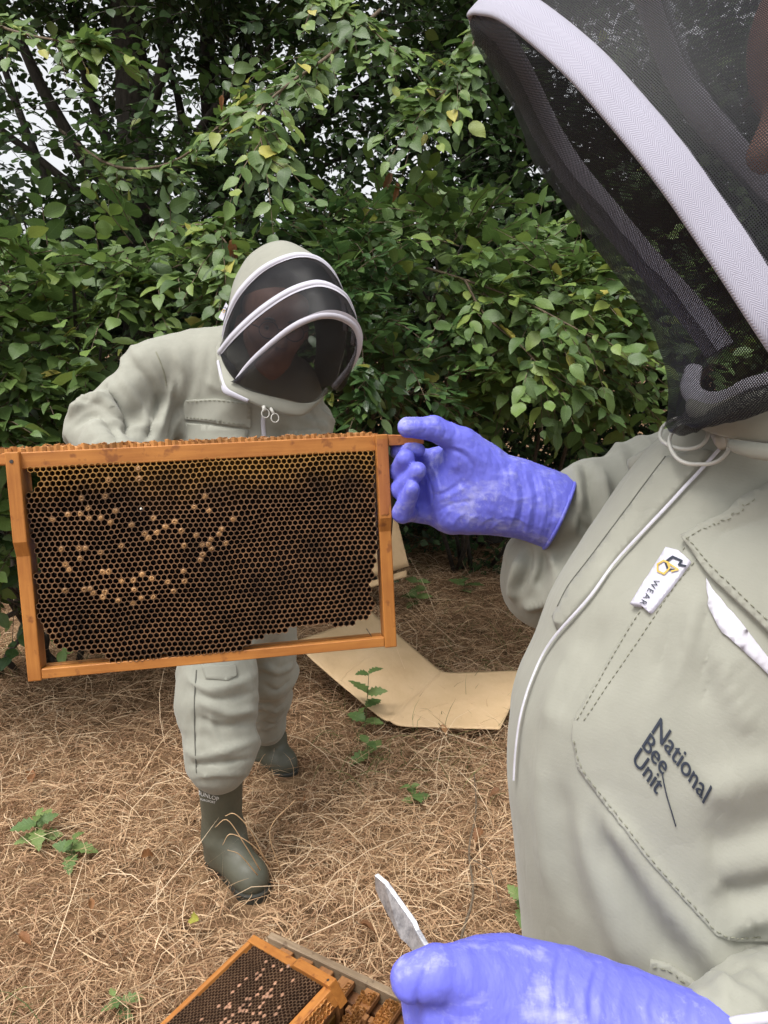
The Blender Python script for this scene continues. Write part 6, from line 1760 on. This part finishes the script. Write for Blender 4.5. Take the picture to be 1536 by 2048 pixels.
seedling('weed beside the leafy one beyond the boot', G(150, 1720), .07, 3, .07, 5)
seedling('small weed at the bottom corner near the hive', G(232, 2030), .05, 3, .05, 6)
seedling('bright green weed poking out beside the suit', G(1040, 1840), .10, 3, .06, 7)
seedling('weed in the shade under the hedge beyond the gloved hand', G(835, 1215), .16, 4, .12, 8)
seedling('low weed under the hedge end, near the gloved hand', G(930, 1190), .10, 3, .12, 9)
def fallen(label, pos, size, seed, key='dead', hang=False, grp='dead brown leaves'):
    rg = np.random.default_rng(seed); r_ = thing('dead_leaf', pos, label, 'leaf', grp)
    tv, tf, tu = leaf_template(9, .17 if hang else .28, 1.3 if hang else .9, .35, .06, .1)
    a = rg.uniform(0, 6.28)
    x = np.array([math.cos(a), math.sin(a), -.2]) if not hang else np.array([rg.normal(0, .15), -.1, -1]); x = norm(x)
    n_ = norm(np.array([rg.normal(0, .4), rg.normal(0, .4), 1.]) if not hang else np.array([rg.normal(0, .4), -1, .2])); n_ = norm(n_ - x * (n_ @ x)); y = np.cross(n_, x)
    V = np.asarray(pos) + size * (tv[:, :1] * x + tv[:, 1:2] * y + tv[:, 2:] * n_)
    m = mesh_data('blade', V, tf, True, uv=tu); m.materials.append(M_LEAF[key][0]); link('blade', m, r_)
    q = np.asarray(pos); v, f = tube_geo([q - x * size * .25 + n_ * .004, q - x * size * .1, q + x * .004], .0012, 5); obj('stalk', v, f, M_TWIG, r_)
fallen('curled dead brown leaf hanging just above the hood', P(463, 478, 2.55), .085, 1, hang=True)
fallen('smaller dead leaf hanging against the first one by the hood', P(472, 492, 2.55), .06, 2, hang=True)
fallen('dead brown leaf cluster hanging in the dark tree above the gloved hand', P(782, 345, 2.9), .08, 3, hang=True)
fallen('second dead leaf hanging in the dark tree above the gloved hand', P(792, 365, 2.9), .07, 4, hang=True)
fallen('narrow dead leaf hanging on the bough above the hood', P(446, 190, 2.7), .05, 5, hang=True)
rgl = np.random.default_rng(91)
for k, (a, b, lb) in enumerate([(60, 1560, 'fallen brown leaf on the grass beyond the leafy weed at the edge'), (40, 1900, 'fallen brown leaf on the grass in the near corner, far from the hive'), (285, 1760, 'fallen brown leaf beside the heel of the olive boot'), (610, 1640, 'fallen brown leaf between the boots and the small weed tuft'),
        (880, 1480, 'fallen brown leaf just in front of the brown paper sheet'), (965, 1690, 'fallen brown leaf beside the thin dead twig'), (720, 1890, 'fallen brown leaf near the tip of the hive tool'), (560, 1960 - 60, 'fallen brown leaf just behind the hive box wall'), (180, 1830, 'fallen brown leaf in the open straw this side of the leafy weeds'), (1000, 1620, 'fallen brown leaf close to the front of the near suit')]):
    q = G(a, b); q[2] = ground_z(q[0], q[1]) + .045 + rgl.uniform(0, .02)
    fallen(lb, q, rgl.uniform(.035, .06), 100 + k, grp='fallen brown leaves on the grass')
q = G(402, 1895); q[2] = .08; M_LEAF['yel'] = (leaf_mat('yellow_leaf', [(0, (.30, .30, .05)), (1, (.36, .34, .06))], False), None)
fallen('small yellow green leaf lying by the hive', q, .05, 301, 'yel')
tw = thing('dead_twig', G(925, 1900), 'thin dead twig lying on the dry grass beside the suit', 'twig')
l = catmull([G(948, 1545, .05), G(952, 1620, .06), G(938, 1700, .05), G(946, 1790, .07), G(922, 1880, .06), G(928, 1960, .04)], 24); v, f = tube_geo(l, np.linspace(.0022, .0042, 24), 7); obj('stem', v, f, M_TWIG, tw)
v, f = tube_geo([l[10], l[10] + [.05, -.08, .02], l[10] + [.07, -.18, -.03]], [.002, .0015, .001], 6); obj('side_shoot', v, f, M_TWIG, tw)
# a few long bent straws that stand over the boot
st = thing('grass_tuft', G(470, 1700), 'pale bent dry grass stems curling over the olive boot', 'grass tuft')
ms = simple('pale_straw', (.50, .33, .18), .7)
for k, q in enumerate([[(520, 1740, 2.1), (490, 1690, 2.05), (455, 1640, 2.03), (430, 1655, 2.03)], [(530, 1720, 2.1), (500, 1660, 2.05), (470, 1628, 2.03), (450, 1632, 2.03)], [(540, 1730, 2.12), (505, 1690, 2.06), (462, 1668, 2.03), (445, 1690, 2.03)], [(515, 1750, 2.1), (480, 1710, 2.05), (455, 1700, 2.03)], [(560, 1740, 2.15), (540, 1660, 2.1), (590, 1600, 2.1)]]):
    l = catmull([P(*a) for a in q], 14); v, f = tube_geo(l, np.linspace(.0018, .0007, 14), 5); obj('stem', v, f, ms, st)
